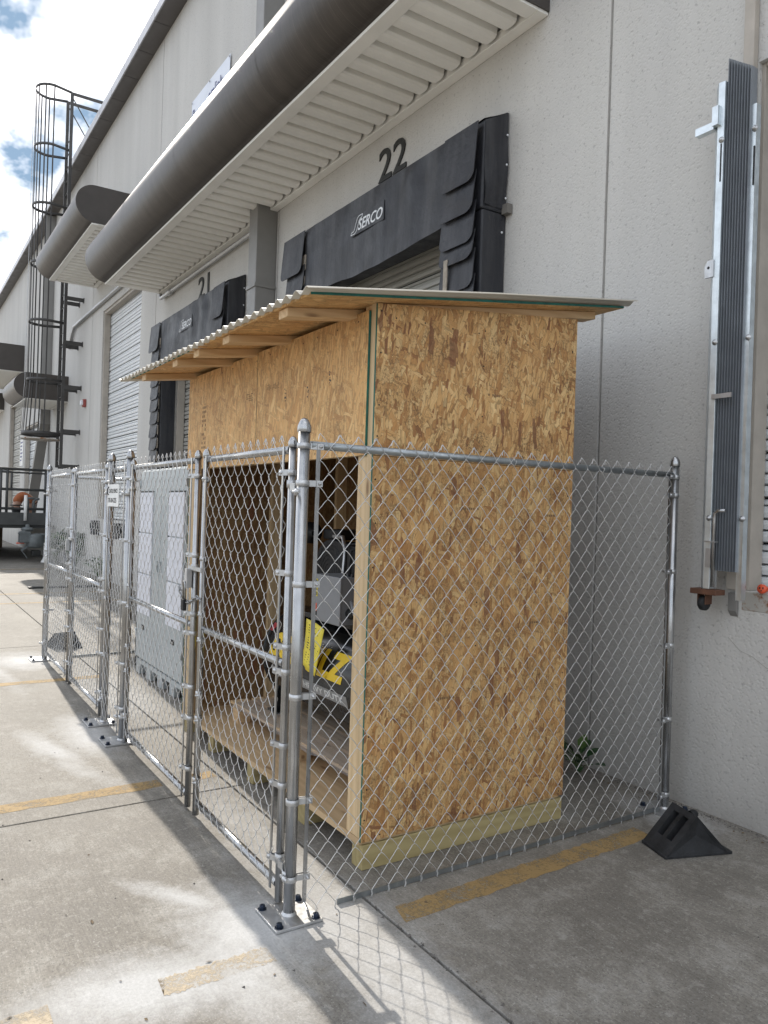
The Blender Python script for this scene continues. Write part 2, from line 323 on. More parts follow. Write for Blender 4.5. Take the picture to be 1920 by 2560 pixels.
MGREY = simple('grey switch box enamel', (0.22, 0.225, 0.235), 0.45, 0, 0.06); MSILV = simple('silver sticker', (0.30, 0.31, 0.32), 0.35, 0.4, 0.08); MRED = simple('red enamel', (0.45, 0.045, 0.05), 0.4)
MBAN = simple('white vinyl banner', (0.70, 0.74, 0.82), 0.35, 0, 0.04, 2, 0.15, 3); MINKB = simple('blue grey ink', (0.10, 0.11, 0.24), 0.6)
MORA = simple('orange plastic', (0.70, 0.10, 0.04), 0.45); MSHIRT = simple('rust orange shirt cloth', (0.36, 0.115, 0.045), 0.85, 0, 0.15, 14); MPANT = simple('dark trouser cloth', (0.02, 0.02, 0.022), 0.9)
MSKIN = simple('skin', (0.40, 0.23, 0.16), 0.55); MHAIR = simple('dark hair', (0.02, 0.014, 0.01), 0.7)
MLEAF = simple('green leaf', (0.022, 0.065, 0.020), 0.45, 0, 0.45, 9); MLEAF2 = simple('yellow green leaf', (0.065, 0.12, 0.025), 0.5, 0, 0.3, 9)
MSTEEL = simple('dark grey rail paint', (0.070, 0.072, 0.072), 0.45, 0.2, 0.15, 5); MCONB = simple('brown stained concrete', (0.17, 0.12, 0.075), 0.9, 0, 0.35, 1.2, 0.3)
MCONW = simple('pale dock concrete', (0.36, 0.345, 0.315), 0.85, 0, 0.15, 4, 0.3); MMETER = simple('grey gas meter paint', (0.13, 0.145, 0.15), 0.5, 0.1, 0.2)
MGRAV = simple('grit', (0.12, 0.11, 0.10), 0.9, 0, 0.5, 30); MWHITE = simple('white paint', (0.75, 0.75, 0.74), 0.5)
MCHAIN = mat_galv('chain steel', 0.33, 0.35)
MREDS = simple('strobe red plastic', (0.30, 0.07, 0.06), 0.5)
MFRAY = simple('frayed pale backing', (0.33, 0.29, 0.24), 0.9, 0, 0.3, 25)

# ------------------------------------------------------------------ mesh helpers
class MB:
    def __init__(s): s.v = []; s.f = []; s.mi = []; s.sm = []
    def add(s, vs, fs, mi=0, smooth=False):
        b = len(s.v); s.v += [Vector(v) for v in vs]
        for f in fs: s.f.append(tuple(b + i for i in f)); s.mi.append(mi); s.sm.append(smooth)
        return s
    def box(s, x0, x1, y0, y1, z0, z1, mi=0, edge=None, thin=None):
        """edge/thin: faces other than the two normal to axis `thin` take material index `edge`"""
        vs = [(x0, y0, z0), (x1, y0, z0), (x1, y1, z0), (x0, y1, z0), (x0, y0, z1), (x1, y0, z1), (x1, y1, z1), (x0, y1, z1)]
        fs = [((0, 3, 2, 1), 2), ((4, 5, 6, 7), 2), ((0, 1, 5, 4), 1), ((2, 3, 7, 6), 1), ((1, 2, 6, 5), 0), ((3, 0, 4, 7), 0)]
        b = len(s.v); s.v += [Vector(v) for v in vs]
        for f, ax in fs:
            s.f.append(tuple(b + i for i in f)); s.mi.append(edge if (edge is not None and ax != thin) else mi); s.sm.append(False)
        return s
    def obox(s, c, ux, uy, uz, mi=0):
        c = Vector(c); ux, uy, uz = Vector(ux), Vector(uy), Vector(uz)
        vs = [c + a * ux + b * uy + d * uz for d in (-1, 1) for (a, b) in ((-1, -1), (1, -1), (1, 1), (-1, 1))]
        return s.add(vs, [(0, 3, 2, 1), (4, 5, 6, 7), (0, 1, 5, 4), (2, 3, 7, 6), (1, 2, 6, 5), (3, 0, 4, 7)], mi)
    def bar(s, p, q, w, h, up=(0, 0, 1), mi=0):
        p, q = Vector(p), Vector(q); d = (q - p); L = d.length / 2; d.normalize(); u = Vector(up)
        if abs(d.dot(u)) > 0.99: u = Vector((1, 0, 0))
        a = d.cross(u).normalized(); b = a.cross(d).normalized()
        return s.obox((p + q) / 2, d * L, a * w / 2, b * h / 2, mi)
    def tube(s, path, r, n=10, mi=0, caps=True, smooth=True, closed=False):
        path = [Vector(p) for p in path]; N = len(path); rings = []
        prev = None
        for i, p in enumerate(path):
            if closed: t = path[(i + 1) % N] - path[i - 1]
            else: t = path[min(i + 1, N - 1)] - path[max(i - 1, 0)]
            t.normalize()
            if prev is None:
                u = Vector((0, 0, 1)) if abs(t.z) < 0.9 else Vector((1, 0, 0)); a = t.cross(u).normalized()
            else:
                a = (prev - prev.dot(t) * t)
                if a.length < 1e-6: a = t.orthogonal()
                a.normalize()
            prev = a; b = t.cross(a)
            rr = r[i] if isinstance(r, (list, tuple)) else r
            rings.append([p + rr * (math.cos(2 * PI * k / n) * a + math.sin(2 * PI * k / n) * b) for k in range(n)])
        base = len(s.v)
        for rg in rings: s.v += rg
        M_ = N if closed else N - 1
        for i in range(M_):
            j = (i + 1) % N
            for k in range(n):
                k2 = (k + 1) % n
                s.f.append((base + i * n + k, base + i * n + k2, base + j * n + k2, base + j * n + k)); s.mi.append(mi); s.sm.append(smooth)
        if caps and not closed:
            s.f.append(tuple(base + k for k in reversed(range(n)))); s.mi.append(mi); s.sm.append(False)
            s.f.append(tuple(base + (N - 1) * n + k for k in range(n))); s.mi.append(mi); s.sm.append(False)
        return s
    def lathe(s, o, ax, prof, n=16, mi=0, smooth=True):
        o = Vector(o); ax = Vector(ax).normalized(); a = ax.orthogonal().normalized(); b = ax.cross(a)
        base = len(s.v)
        for (r, h) in prof:
            for k in range(n): s.v.append(o + ax * h + max(r, 1e-5) * (math.cos(2 * PI * k / n) * a + math.sin(2 * PI * k / n) * b))
        for i in range(len(prof) - 1):
            for k in range(n):
                k2 = (k + 1) % n
                s.f.append((base + i * n + k, base + i * n + k2, base + (i + 1) * n + k2, base + (i + 1) * n + k)); s.mi.append(mi); s.sm.append(smooth)
        return s
    def prism(s, poly, axis, a0, a1, mi=0, smooth=False, caps=True, capmi=None):
        """poly: 2D points; axis X: (y,z), Y: (x,z), Z: (x,y)"""
        def P(p, a):
            return {'X': (a, p[0], p[1]), 'Y': (p[0], a, p[1]), 'Z': (p[0], p[1], a)}[axis]
        n = len(poly); b = len(s.v)
        s.v += [Vector(P(p, a0)) for p in poly] + [Vector(P(p, a1)) for p in poly]
        for i in range(n):
            j = (i + 1) % n; s.f.append((b + i, b + j, b + n + j, b + n + i)); s.mi.append(mi); s.sm.append(smooth)
        if caps:
            cm = mi if capmi is None else capmi
            s.f.append(tuple(b + i for i in reversed(range(n)))); s.mi.append(cm); s.sm.append(False)
            s.f.append(tuple(b + n + i for i in range(n))); s.mi.append(cm); s.sm.append(False)
        return s
    def sheet(s, poly, axis, a0, a1, mi=0, smooth=False):
        def P(p, a): return {'X': (a, p[0], p[1]), 'Y': (p[0], a, p[1]), 'Z': (p[0], p[1], a)}[axis]
        n = len(poly); b = len(s.v)
        s.v += [Vector(P(p, a0)) for p in poly] + [Vector(P(p, a1)) for p in poly]
        for i in range(n - 1): s.f.append((b + i, b + i + 1, b + n + i + 1, b + n + i)); s.mi.append(mi); s.sm.append(smooth)
        return s

ORG = {}
def root_of(o):
    while o.parent: o = o.parent
    return o
def make_mesh(name, mb, mats, org):
    me = bpy.data.meshes.new(name)
    me.from_pydata([v - org for v in mb.v], [], mb.f)
    for m in (mats if isinstance(mats, (list, tuple)) else [mats]): me.materials.append(m)
    me.polygons.foreach_set('material_index', mb.mi); me.polygons.foreach_set('use_smooth', mb.sm)
    bm = bmesh.new(); bm.from_mesh(me); bmesh.ops.recalc_face_normals(bm, faces=bm.faces); bm.to_mesh(me); bm.free()
    me.update(); return me
def obj(name, mb, mats, parent=None, bev=0.0, loc=None, kind=None):
    """link a mesh (given in world coordinates) as ONE object"""
    if parent: org = Vector(ORG[root_of(parent).name])
    else: org = Vector(loc) if loc else Vector((0, 0, 0))
    me = make_mesh(name, mb, mats, org)
    o = bpy.data.objects.new(name, me); COL.objects.link(o)
    if parent: o.parent = parent
    else: o.location = org; ORG[o.name] = tuple(org)
    if bev:
        b = o.modifiers.new('Bevel', 'BEVEL'); b.width = bev; b.segments = 2; b.limit_method = 'ANGLE'; b.angle_limit = math.radians(50)
    if kind: o['kind'] = kind
    return o
def tag(o, label, cat, group=None):
    o['label'] = label; o['category'] = cat
    if group: o['group'] = group
    return o
def thing(name, loc, label, cat, group=None):
    o = bpy.data.objects.new(name, None); COL.objects.link(o); o.location = loc; o.empty_display_size = 0.1
    ORG[o.name] = tuple(loc); return tag(o, label, cat, group)
def inst(o, name, loc, parent):
    """a sibling sharing mesh data, moved by loc"""
    c = o.copy(); c.name = name; COL.objects.link(c); c.parent = parent; c.location = Vector(o.location) + Vector(loc); return c
def copy_tree(o, parent=None):
    c = o.copy(); COL.objects.link(c)
    if parent: c.parent = parent
    for ch in [x for x in bpy.data.objects if x.parent == o]: copy_tree(ch, c)
    return c
def planar_uv(o, ax):
    """metric UV in the plane of a board: u across, v along the flakes"""
    me = o.data; uv = me.uv_layers.new(name='UVMap')
    for lp in me.loops:
        p = me.vertices[lp.vertex_index].co
        uv.data[lp.index].uv = {'X': (p.y, p.z), 'Y': (p.x, p.z), 'Z': (p.x, p.y)}[ax]
    return o
def text(body, size, extr=0.0, shear=0.0, offset=0.0, align='CENTER', spacing=1.0, sx=1.0):
    cu = bpy.data.curves.new('txt', 'FONT'); cu.body = body; cu.size = size; cu.extrude = extr; cu.shear = shear; cu.offset = offset
    cu.align_x = align; cu.align_y = 'BOTTOM_BASELINE'; cu.space_character = spacing; cu.resolution_u = 3
    t = bpy.data.objects.new('txt', cu); COL.objects.link(t)
    dg = bpy.context.evaluated_depsgraph_get(); dg.update()
    me = bpy.data.meshes.new_from_object(t.evaluated_get(dg)); bpy.data.objects.remove(t); bpy.data.curves.remove(cu)
    mb = MB(); mb.add([(v.co.x * sx, v.co.y, v.co.z) for v in me.vertices], [tuple(p.vertices) for p in me.polygons]); bpy.data.meshes.remove(me)
    return mb
def fit(mb, w, h):
    xs_ = [v.x for v in mb.v]; ys_ = [v.y for v in mb.v]; x0, x1, y0, y1 = min(xs_), max(xs_), min(ys_), max(ys_)
    mb.v = [Vector(((v.x - x0) * w / (x1 - x0), (v.y - y0) * h / (y1 - y0), v.z)) for v in mb.v]; return mb
def onwall(mb, x, y, z, d=1.0):
    """text mesh (xy plane) standing upright, facing -Y"""
    mb.v = [Vector((x + v.x, y - v.z * d, z + v.y)) for v in mb.v]; return mb

# ------------------------------------------------------------------ pavement
pav = obj('pavement', MB().box(-700, 500, -700, 400, -0.3, -0.022), MCON, kind='structure')
xs = [6.0] + [-4.14 + 4.99 * k for k in range(1, -9, -1)]
xs = sorted(set([round(x, 3) for x in xs])); ys = [-13.3, -8.3, -3.3, 1.70, 4.0]
gj = 0.006
for i in range(len(xs) - 1):
    for j in range(len(ys) - 1):
        a = [(xs[i] + gj, ys[j] + gj), (xs[i + 1] - gj, ys[j] + gj), (xs[i + 1] - gj, ys[j + 1] - gj), (xs[i] + gj, ys[j + 1] - gj)]
        o = obj('concrete_slab', MB().prism(a, 'Z', -0.021, 0.0), MCON, pav, bev=0.004)
def line(x0, x1, y0, y1, sk=0.0, mat=None):
    n = 48; top = []; mb = MB()
    L = []; R = []
    for k in range(n + 1):
        y = y0 + (y1 - y0) * k / n; xo = sk * k / n
        L.append((x0 + xo + random.gauss(0, .0042), y)); R.append((x1 + xo + random.gauss(0, .0042), y))
    L[0] = (L[0][0], y0 + .03)
    for k in range(n): mb.add([(L[k][0], L[k][1], .0012), (R[k][0], R[k][1], .0012), (R[k + 1][0], R[k + 1][1], .0012), (L[k + 1][0], L[k + 1][1], .0012)], [(0, 1, 2, 3)])
    obj('yellow_line', mb, mat or MLINE, pav)
line(-2.565, -2.445, 1.74, 3.30, -.06); line(-2.60, -2.485, -1.5, .47, 0, MLINE_D); line(-2.56, -2.46, .80, 1.20, 0, MLINE_D)
line(-4.435, -4.315, -4.0, 1.36); line(-4.44, -4.33, 1.55, 1.68); line(-7.39, -7.27, -4, 1.69); line(-13.05, -12.95, -3, 3.4); line(-14.36, -14.26, -3, 3.4); line(-19.4, -19.3, -3, 3.4)
# grit swept along the long joint and loose on the slabs
gb = MB()
def pebble(mb, x, y, r, z=0.0):
    vs = [(x + r * random.uniform(.6, 1.2) * dx_, y + r * random.uniform(.6, 1.2) * dy_, z + r * dz_ * random.uniform(.5, .9)) for dx_, dy_, dz_ in ((1, 0, 0), (-.5, .87, 0), (-.5, -.87, 0), (.1, .1, 1))]
    mb.add(vs, [(0, 1, 3), (1, 2, 3), (2, 0, 3), (0, 2, 1)])
for k in range(420):
    x = random.uniform(-5, 0.5); pebble(gb, x, 1.70 + random.gauss(0, .012), random.uniform(.002, .0065), -.002)
for k in range(30): pebble(gb, random.uniform(-2.7, -1.4), 1.70 + random.gauss(0, .012), random.uniform(.007, .012))
for k in range(90): pebble(gb, random.uniform(-6, -.6), random.uniform(.0, 3.6), random.uniform(.003, .008))
for k in range(500): pebble(gb, random.uniform(-3.6, -1.4), 3.81 - abs(random.gauss(0, .025)), random.uniform(.003, .009))
obj('grit', gb, MGRAV, pav, kind='stuff')
lfm = MB(); rdl = random.Random(9)
for k in range(46):
    x, y = (rdl.uniform(-3.5, -2.0), 3.79 - abs(rdl.gauss(0, .08))) if k < 26 else (rdl.uniform(-4.2, -1.2), rdl.uniform(.3, 2.6))
    a_ = rdl.uniform(0, 6.28); l_ = rdl.uniform(.006, .018); w_ = l_ * rdl.uniform(.25, .5); c_, s_ = math.cos(a_), math.sin(a_)
    q_ = [(-l_, 0, .002), (0, w_, .006), (l_, 0, .003), (0, -w_, .002)]
    lfm.add([(x + p * c_ - r_ * s_, y + p * s_ + r_ * c_, h_) for p, r_, h_ in q_], [(0, 1, 2, 3)])
obj('leaf_litter', lfm, simple('dry leaf', (0.13, 0.09, 0.05), 0.8, 0, 0.5, 30), pav, kind='stuff')

# ------------------------------------------------------------------ warehouse
WY = 3.83; WT = 9.68
wh = thing('warehouse', (-6, WY, 0), 'long pale grey warehouse with numbered dock doors and a dark coping along its roof edge', 'warehouse')
openings = {0: (-2.40, 0.65, 1.24, 4.05), 1: (-7.19, -4.77, 1.24, 4.02), 2: (-12.22, -9.77, 1.24, 4.02), 3: (-17.40, -14.37, 1.24, 5.73), 5: (-28.2, -25.6, 1.24, 4.02), 6: (-32.3, -29.2, 1.24, 5.1)}
edges = [1.57, -3.42, -8.44, -13.44, -18.45, -23.47, -28.48 + -.02, -33.5, -38.5, -43.5, -48.5, -53.5]
edges = [6.6] + edges
def wall_panel(x0, x1, op):
    mb = MB(); g = 0.011; x0 += g; x1 -= g; y0, y1 = WY, WY + 0.26; zt = WT + .1
    if op and x0 < op[0] < x1:
        a, b, c, d = op; b2 = min(b, x1)
        mb.box(x0, a, y0, y1, -.05, zt)
        if b < x1: mb.box(b, x1, y0, y1, -.05, zt)
        mb.box(a, b2, y0, y1, -.05, c); mb.box(a, b2, y0, y1, d, zt)
    else: mb.box(x0, x1, y0, y1, -.05, zt)
    obj('wall_panel', mb, MW, wh)
for i in range(len(edges) - 1):
    x1, x0 = edges[i], edges[i + 1]; op = None
    for o_ in openings.values():
        if x0 < o_[0] and o_[1] < x1 + .01: op = o_
    if x0 == -33.5: op = openings[6]
    wall_panel(x0, x1, op)
MSEAL = simple('joint sealant', (0.36, 0.35, 0.33), 0.8)
for e in edges[1:]: obj('joint_sealant', MB().box(e - .02, e + .02, WY + .016, WY + .25, -.05, WT), MSEAL, wh)
obj('building_body', MB().box(-53.4, 6.5, WY + .3, 45, -.1, WT - .02), MCONW, wh)
# coping, one bent sheet per metre
y_out = 3.545
def coping(x0, x1):
    mb = MB(); prof = [(WY + .3, WT + .001), (y_out, WT), (y_out - .012, WT + .02), (y_out, WT + .03), (y_out, WT + .22), (WY + .3, WT + .25)]
    mb.add([(x, p[0], p[1]) for x in (x0, x1) for p in prof], [])
    n = len(prof); b = 0
    for i in range(n):
        j = (i + 1) % n; mb.f.append((b + i, b + j, b + n + j, b + n + i)); mb.mi.append(1 if i in (2, 3) else 0); mb.sm.append(False)
    mb.f.append(tuple(range(n))); mb.f.append(tuple(range(n, 2 * n))); mb.mi += [0, 0]; mb.sm += [False, False]
    return mb
cp0 = obj('coping_panel', coping(-.976, 0.0), [MCOPE, MCOPE_GLARE], wh)
cp0.location = (-7.13, 0, 0)
for k in range(-9, 46):
    if k: inst(cp0, 'coping_panel', (-.99 * k, 0, 0), wh)
# doors: slats of the four heights seen in the photo
def door(x0, x1, z0, z1, mat, y=WY + .15, ledge=True):
    dr = obj('dock_door', MB().box(x0 + .004, x1 - .004, y + .030, y + .05, z0, z1), MDARK, wh)
    protos = {}
    z = z0 + .012; pat = [.067, .062, .072, .045]; i = 0
    while z < z1 - .03:
        h = min(pat[i % 4], z1 - z); key = i % 4
        g = .012 if key == 3 else .004
        if key not in protos or h < pat[key]:
            mb = MB(); q = .006
            mb.prism([(y + .028, 0.0), (y + (.012 if key == 3 else .004), 0.0 + q), (y + (.012 if key == 3 else 0.0), (h - g) * .5), (y + (.012 if key == 3 else .004), h - g - q), (y + .028, h - g)], 'X', x0 + .006, x1 - .006)
            s = obj('door_slat', mb, mat, dr); s.location.z = z
            if h >= pat[key] - 1e-6: protos[key] = s
        else: inst(protos[key], 'door_slat', (0, 0, z - protos[key].location.z), dr)
        z += h; i += 1
    fr = MB(); w = .055 if x0 < -3 else .02
    fr.box(x0 - .001, x0 + w, WY + .03, y - .004, z0, z1).box(x1 - w, x1 + .001, WY + .03, y - .004, z0, z1).box(x0 + w, x1 - w, WY + .03, y - .004, z1 - w, z1 + .001)
    obj('door_frame', fr, MFRAME, dr, bev=.004)
    obj('bottom_seal', MB().box(x0 + .06, x1 - .06, y - .01, y + .028, z0, z0 + .026), MRUB, dr)
    return dr
door(*openings[0], MSLAT); door(*openings[1], MSLAT_G); door(*openings[2], MSLAT_G); door(*openings[3], MSLAT); door(*openings[5], MSLAT); door(*openings[6], MSLAT_G)
# dock sill below the right hand door
obj('dock_sill', MB().box(-2.40, .65, WY - .002, WY + .2, 1.135, 1.238), MRUSTY, wh, bev=.006)
obj('sill_bracket', MB().prism([(WY - .03, 1.225), (WY - .005, 1.225), (WY - .005, 1.10), (WY - .03, 1.13)], 'X', -2.46, -2.415), MDOWN, wh)
obj('frame_upright', MB().box(-2.465, -2.405, WY - .045, WY - .003, 1.245, 5.6), MFRAME, wh, bev=.003)
ck = MB(); cp_ = [(-2.47, .98), (-2.40, .92), (-2.33, .90), (-2.25, .855), (-2.12, .84), (-1.98, .80), (-1.8, .79)]
for i in range(len(cp_) - 1): ck.bar((cp_[i][0], WY - .0008, cp_[i][1]), (cp_[i + 1][0], WY - .0008, cp_[i + 1][1]), .001, .0016, (0, 0, 1))
obj('crack', ck, simple('dark crack line', (0.26, 0.24, 0.21), 0.9), wh)  # thin dark strip marking a hairline crack in the wall
# downspouts
def downspout(x0, x1):
    d = obj('downspout', MB().box(x0, x1, 3.57, WY - .004, 3.76, 9.66), MDOWN, wh, bev=.008); return d
dsp = obj('downspout', MB().box(-8.72, -8.48, 3.57, WY - .004, 0.3, 9.66), MDOWN, wh, bev=.008)
for z in (1.6, 4.2, 6.8, 9.0): obj('strap', MB().box(-8.735, -8.465, 3.555, WY - .006, z, z + .04), MDOWN, dsp)
ds2 = obj('downspout', MB().box(-23.80, -23.56, 3.57, WY - .004, 3.76, 9.66), MDOWN, wh, bev=.008)
def sheared(x0, x1, ya, yb, yc, yd, z0, z1):
    return MB().add([(x0, ya, z0), (x1, ya, z0), (x1, yb, z0), (x0, yb, z0), (x0, yc, z1), (x1, yc, z1), (x1, yd, z1), (x0, yd, z1)], [(0, 3, 2, 1), (4, 5, 6, 7), (0, 1, 5, 4), (2, 3, 7, 6), (1, 2, 6, 5), (3, 0, 4, 7)])
obj('leader_boot', sheared(-23.80, -23.56, 3.27, 3.53, 3.57, WY - .004, 1.2, 3.76), MDOWN2, ds2)
obj('wall_plate', MB().box(-9.0, -8.98, WY - .01, WY - .002, 5.3, 5.36), MDOWN, wh)

# ------------------------------------------------------------------ canopies with a half round bronze nose and a ribbed cream soffit
def canopy(x0, x1, zb, H, label, seams=3, ribs=True):
    t = thing('dock_canopy', ((x0 + x1) / 2, WY, zb), label, 'canopy', 'canopies over the dock doors')
    r = H / 2; yc = 2.555 + r; n = 18
    arc = [(yc + r * math.cos(PI * 1.5 - PI * k / n), zb + r + r * math.sin(PI * 1.5 - PI * k / n)) for k in range(n + 1)]
    mb = MB(); mb.sheet(arc, 'X', x0, x1, 0, True)
    ins = [(yc + (r - .004) * math.cos(PI * 1.5 - PI * k / n), zb + r + (r - .004) * math.sin(PI * 1.5 - PI * k / n)) for k in range(n + 1)]
    obj('fascia', mb, MBARREL, t)
    obj('roof_sheet', MB().box(x0, x1, yc, WY - .003, zb + H - .012, zb + H), MBRONZE, t)
    poly = [(WY - .004, zb)] + [(yc, zb)] + arc[1:] + [(WY - .004, zb + H)]
    for a, b in ((x0 - .012, x0), (x1, x1 + .012)): obj('end_cap', MB().prism(poly, 'X', a, b), MBRONZE, t)
    for k in range(1, seams + 1):
        x = x0 + (x1 - x0) * k / (seams + 1)
        ar2 = [(yc + (r + .002) * math.cos(PI * 1.5 - PI * q / n), zb + r + (r + .002) * math.sin(PI * 1.5 - PI * q / n)) for q in range(n + 1)]
        obj('seam', MB().sheet(ar2, 'X', x, x + .008, 0, True), MBRONZE, t)
    fr = MB(); fo = yc - .045
    fr.box(x0 + .001, x1 - .001, fo, fo + .115, zb - .03, zb - .002)                              # outer trim under the nose
    fr.box(x0 + .001, x1 - .001, WY - .10, WY - .004, zb - .022, zb + .045)           # wall ledger
    fr.box(x0 + .001, x0 + .12, fo + .117, WY - .102, zb - .02, zb + .02).box(x1 - .12, x1 - .001, fo + .117, WY - .102, zb - .02, zb + .02)
    obj('soffit_trim', fr, MSOFF, t, bev=.004)
    p = .216; cnt = int((x1 - x0 - .24) / p); o0 = None
    prof = [(0, .012), (.010, -.006), (.035, -.016), (.10, -.018), (.132, -.010), (.145, .008), (.156, .10), (.205, .10), (p + .001, .012)]
    for k in range(cnt + 1):
        x = x1 - .12 - p * (k + 1)
        if x < x0 + .02: continue
        if o0 is None: o0 = obj('soffit_panel', MB().sheet([(x + a, zb + b) for a, b in prof], 'Y', fo + .10, WY - .125), MSOFF, t)
        else: inst(o0, 'soffit_panel', (-p * k, 0, 0), t)
    obj('deck', MB().box(x0 + .01, x1 - .01, yc, WY - .02, zb + .115, zb + .125), MSOFF, t)
    return t
canopy(-13.0, -4.0, 5.155, .72, 'longest canopy, with bronze half-round nose and cream ribbed underside, above doors 21 and 22', 3)
canopy(-18.1, -13.95, 6.41, .64, 'bronze round-nosed canopy above the tall white door, its dark rounded end cap showing', 1)
canopy(-23.2, -21.05, 4.15, .64, 'low round-nosed bronze canopy behind the bars of the ladder cage', 0)
canopy(-34.0, -29.0, 5.98, .90, 'dark canopy high on the far wall left of the ladder cage', 0)
canopy(-38.5, -34.1, 5.15, .66, 'farthest dark canopy at the left picture edge beneath a higher canopy', 0)

# ------------------------------------------------------------------ dock seals
def ruffle(x0, x1, zt, zb, yt, yb, nx, nz, amp, seed, sag=0.0):
    rd = random.Random(seed); ph = [rd.uniform(0, 6.28) for _ in range(6)]; fr = [rd.uniform(3, 6), rd.uniform(7, 12), rd.uniform(15, 25), rd.uniform(2, 4)]
    mb = MB(); vs = []
    for j in range(nz + 1):
        v = j / nz
        for i in range(nx + 1):
            u = i / nx; x = x0 + (x1 - x0) * u; z = zt + (zb - zt) * v - sag * math.sin(PI * u) * v
            a = amp * (.25 + .9 * (1 - v)) * math.sin(fr[1] * x + ph[0] + 1.2 * math.sin(fr[3] * x)) + amp * .5 * (1 - v) * math.sin(fr[2] * x + ph[1] + 2 * v) + amp * .5 * math.sin(fr[0] * x + 5 * v + ph[2])
            vs.append((x, yt + (yb - yt) * v + a * min(1, 6 * v) , z + .004 * math.sin(14 * x + ph[3]) * v))
    fs = [(j * (nx + 1) + i, j * (nx + 1) + i + 1, (j + 1) * (nx + 1) + i + 1, (j + 1) * (nx + 1) + i) for j in range(nz) for i in range(nx)]
    return mb.add(vs, fs, 0, True)
def flap(x0, x1, zt, zb, y, tilt, side, rc=.07):
    """hanging reinforced pleat with a rounded lower corner, real thickness"""
    pts = [(x0, zt), (x1, zt)]
    for (cx, s0) in ((x1 - rc, 0), (x0 + rc, 1)):
        for k in range(5):
            a = (-PI / 2) * (k / 4) if s0 == 0 else -PI / 2 - (PI / 2) * (k / 4)
            pts.append((cx + rc * math.cos(a), zb + rc + rc * math.sin(a)))
    mb = MB(); n = len(pts)
    def yy(z): return y - tilt * ((zt - z) / (zt - zb)) ** 1.5
    mb.v += [Vector((p[0], yy(p[1]), p[1])) for p in pts] + [Vector((p[0], yy(p[1]) + .006, p[1])) for p in pts]
    mb.f.append(tuple(range(n))); mb.f.append(tuple(range(2 * n - 1, n - 1, -1)))
    for i in range(n): j = (i + 1) % n; mb.f.append((i, j, n + j, n + i))
    mb.mi += [0] * (n + 2); mb.sm += [False] * (n + 2)
    return mb
def dock_seal():
    t = thing('dock_seal', (-5.97, WY, 1.24), 'black fabric dock seal round the door below number 22', 'dock seal', 'black fabric dock seals')
    xl, xr = -7.56, -4.375; yf = 3.565; y0 = WY - .004
    hd = MB(); hd.prism([(y0, 4.615), (yf + .03, 4.49), (yf + .02, 3.84), (y0, 3.84)], 'X', xl, xr)
    obj('head_core', hd, MFAB, t, bev=.015)
    cur = obj('head_curtain', ruffle(xl + .35, xr - .41, 4.487, 3.815, yf + .014, yf - .004, 90, 14, .014, 3, .05), MFAB, t)
    obj('head_cover', ruffle(xl, xr, 4.60, 4.488, y0 - .01, yf + .018, 60, 4, .006, 9), MFAB, t)
    for (a, b) in ((xr - .40, xr), (xl, xl + .40)):
        obj('side_pad', MB().box(a + .012, b - .002, yf + .03, y0, 1.24, 3.838), MFAB, t, bev=.012)
    # side cover, hanging fabric on the right cheek
    cv = MB(); n = 10; vs = []
    for j in range(n + 1):
        v = j / n
        for i in range(9):
            u = i / 8; vs.append((xr + .006 + .014 * math.sin(3 * PI * v + 3 * u) * v + .012 * v, yf + .03 + (y0 - yf - .045) * u, (4.475 + .12 * u) + (3.87 - 4.475 - .12 * u) * v))
    cv.add(vs, [(j * 9 + i, j * 9 + i + 1, (j + 1) * 9 + i + 1, (j + 1) * 9 + i) for j in range(n) for i in range(8)], 0, True)
    sc = obj('side_cover', cv, MFAB, t)
    for z in (4.42, 4.2, 3.95): obj('snap', MB().lathe((xr + .02, y0 - .03, z), (1, 0, 0), [(.009, 0), (.008, .004), (0, .005)], 8), MPRINT, sc)
    for z in (3.7, 3.2, 2.7, 2.2, 1.7): obj('snap', MB().lathe((xr + .0, y0 - .04, z), (1, 0, 0), [(.009, 0), (.008, .005), (0, .006)], 8), MPRINT, t)
    zs = [4.475, 4.03, 3.81, 3.60, 3.46, 3.27, 3.07, 2.86, 2.66, 2.45, 2.24, 2.03, 1.82, 1.61, 1.40]
    rd = random.Random(5)
    for i in range(len(zs) - 1):
        top = zs[i] + (.0 if i == 0 else .09)
        for side, (a, b) in enumerate(((xr - .425, xr - .025), (xl + .005, xl + .40))):
            j = rd.uniform(-.008, .008); w = 0.0
            if side == 1 and i == 0: a, b, w = xl - .11, xl + .38, 0
            o = obj('pleat', flap(a + j, b + j - w, top, zs[i + 1] + rd.uniform(-.012, .012), yf + .004 - .0015 * (14 - i), .028 + rd.uniform(0, .014), side), MFAB, t)
    obj('worn_edge', MB().box(xr - .345, xr - .30, yf - .052, yf - .044, 3.2, 3.52), MFRAY, t)
    fm = MB()
    for i in range(14): fm.box(xl + .30, xl + .405, yf - .010, yf + .0, zs[i + 1] + .035, zs[i + 1] + .19)
    obj('frayed_lining', fm, MFRAY, t)
    # stitched patch with the maker's mark
    pt = obj('logo_patch', MB().box(-6.235, -5.665, yf - .010, yf - .007, 4.135, 4.305), MFAB, t)
    wd = onwall(fit(text('SERCO', .128, .0006, .30, .0018, 'LEFT', .98, .86), .415, .098), -6.10, yf - .0107, 4.160)
    obj('lettering', wd, MPRINT, pt)
    # outlined slanted s-shaped mark
    s_out = [(-6.225, 4.147), (-6.155, 4.147), (-6.128, 4.162), (-6.105, 4.20), (-6.085, 4.245), (-6.062, 4.262), (-6.035, 4.268), (-6.022, 4.293), (-6.085, 4.293), (-6.115, 4.278), (-6.140, 4.235), (-6.160, 4.190), (-6.178, 4.172), (-6.212, 4.170)]
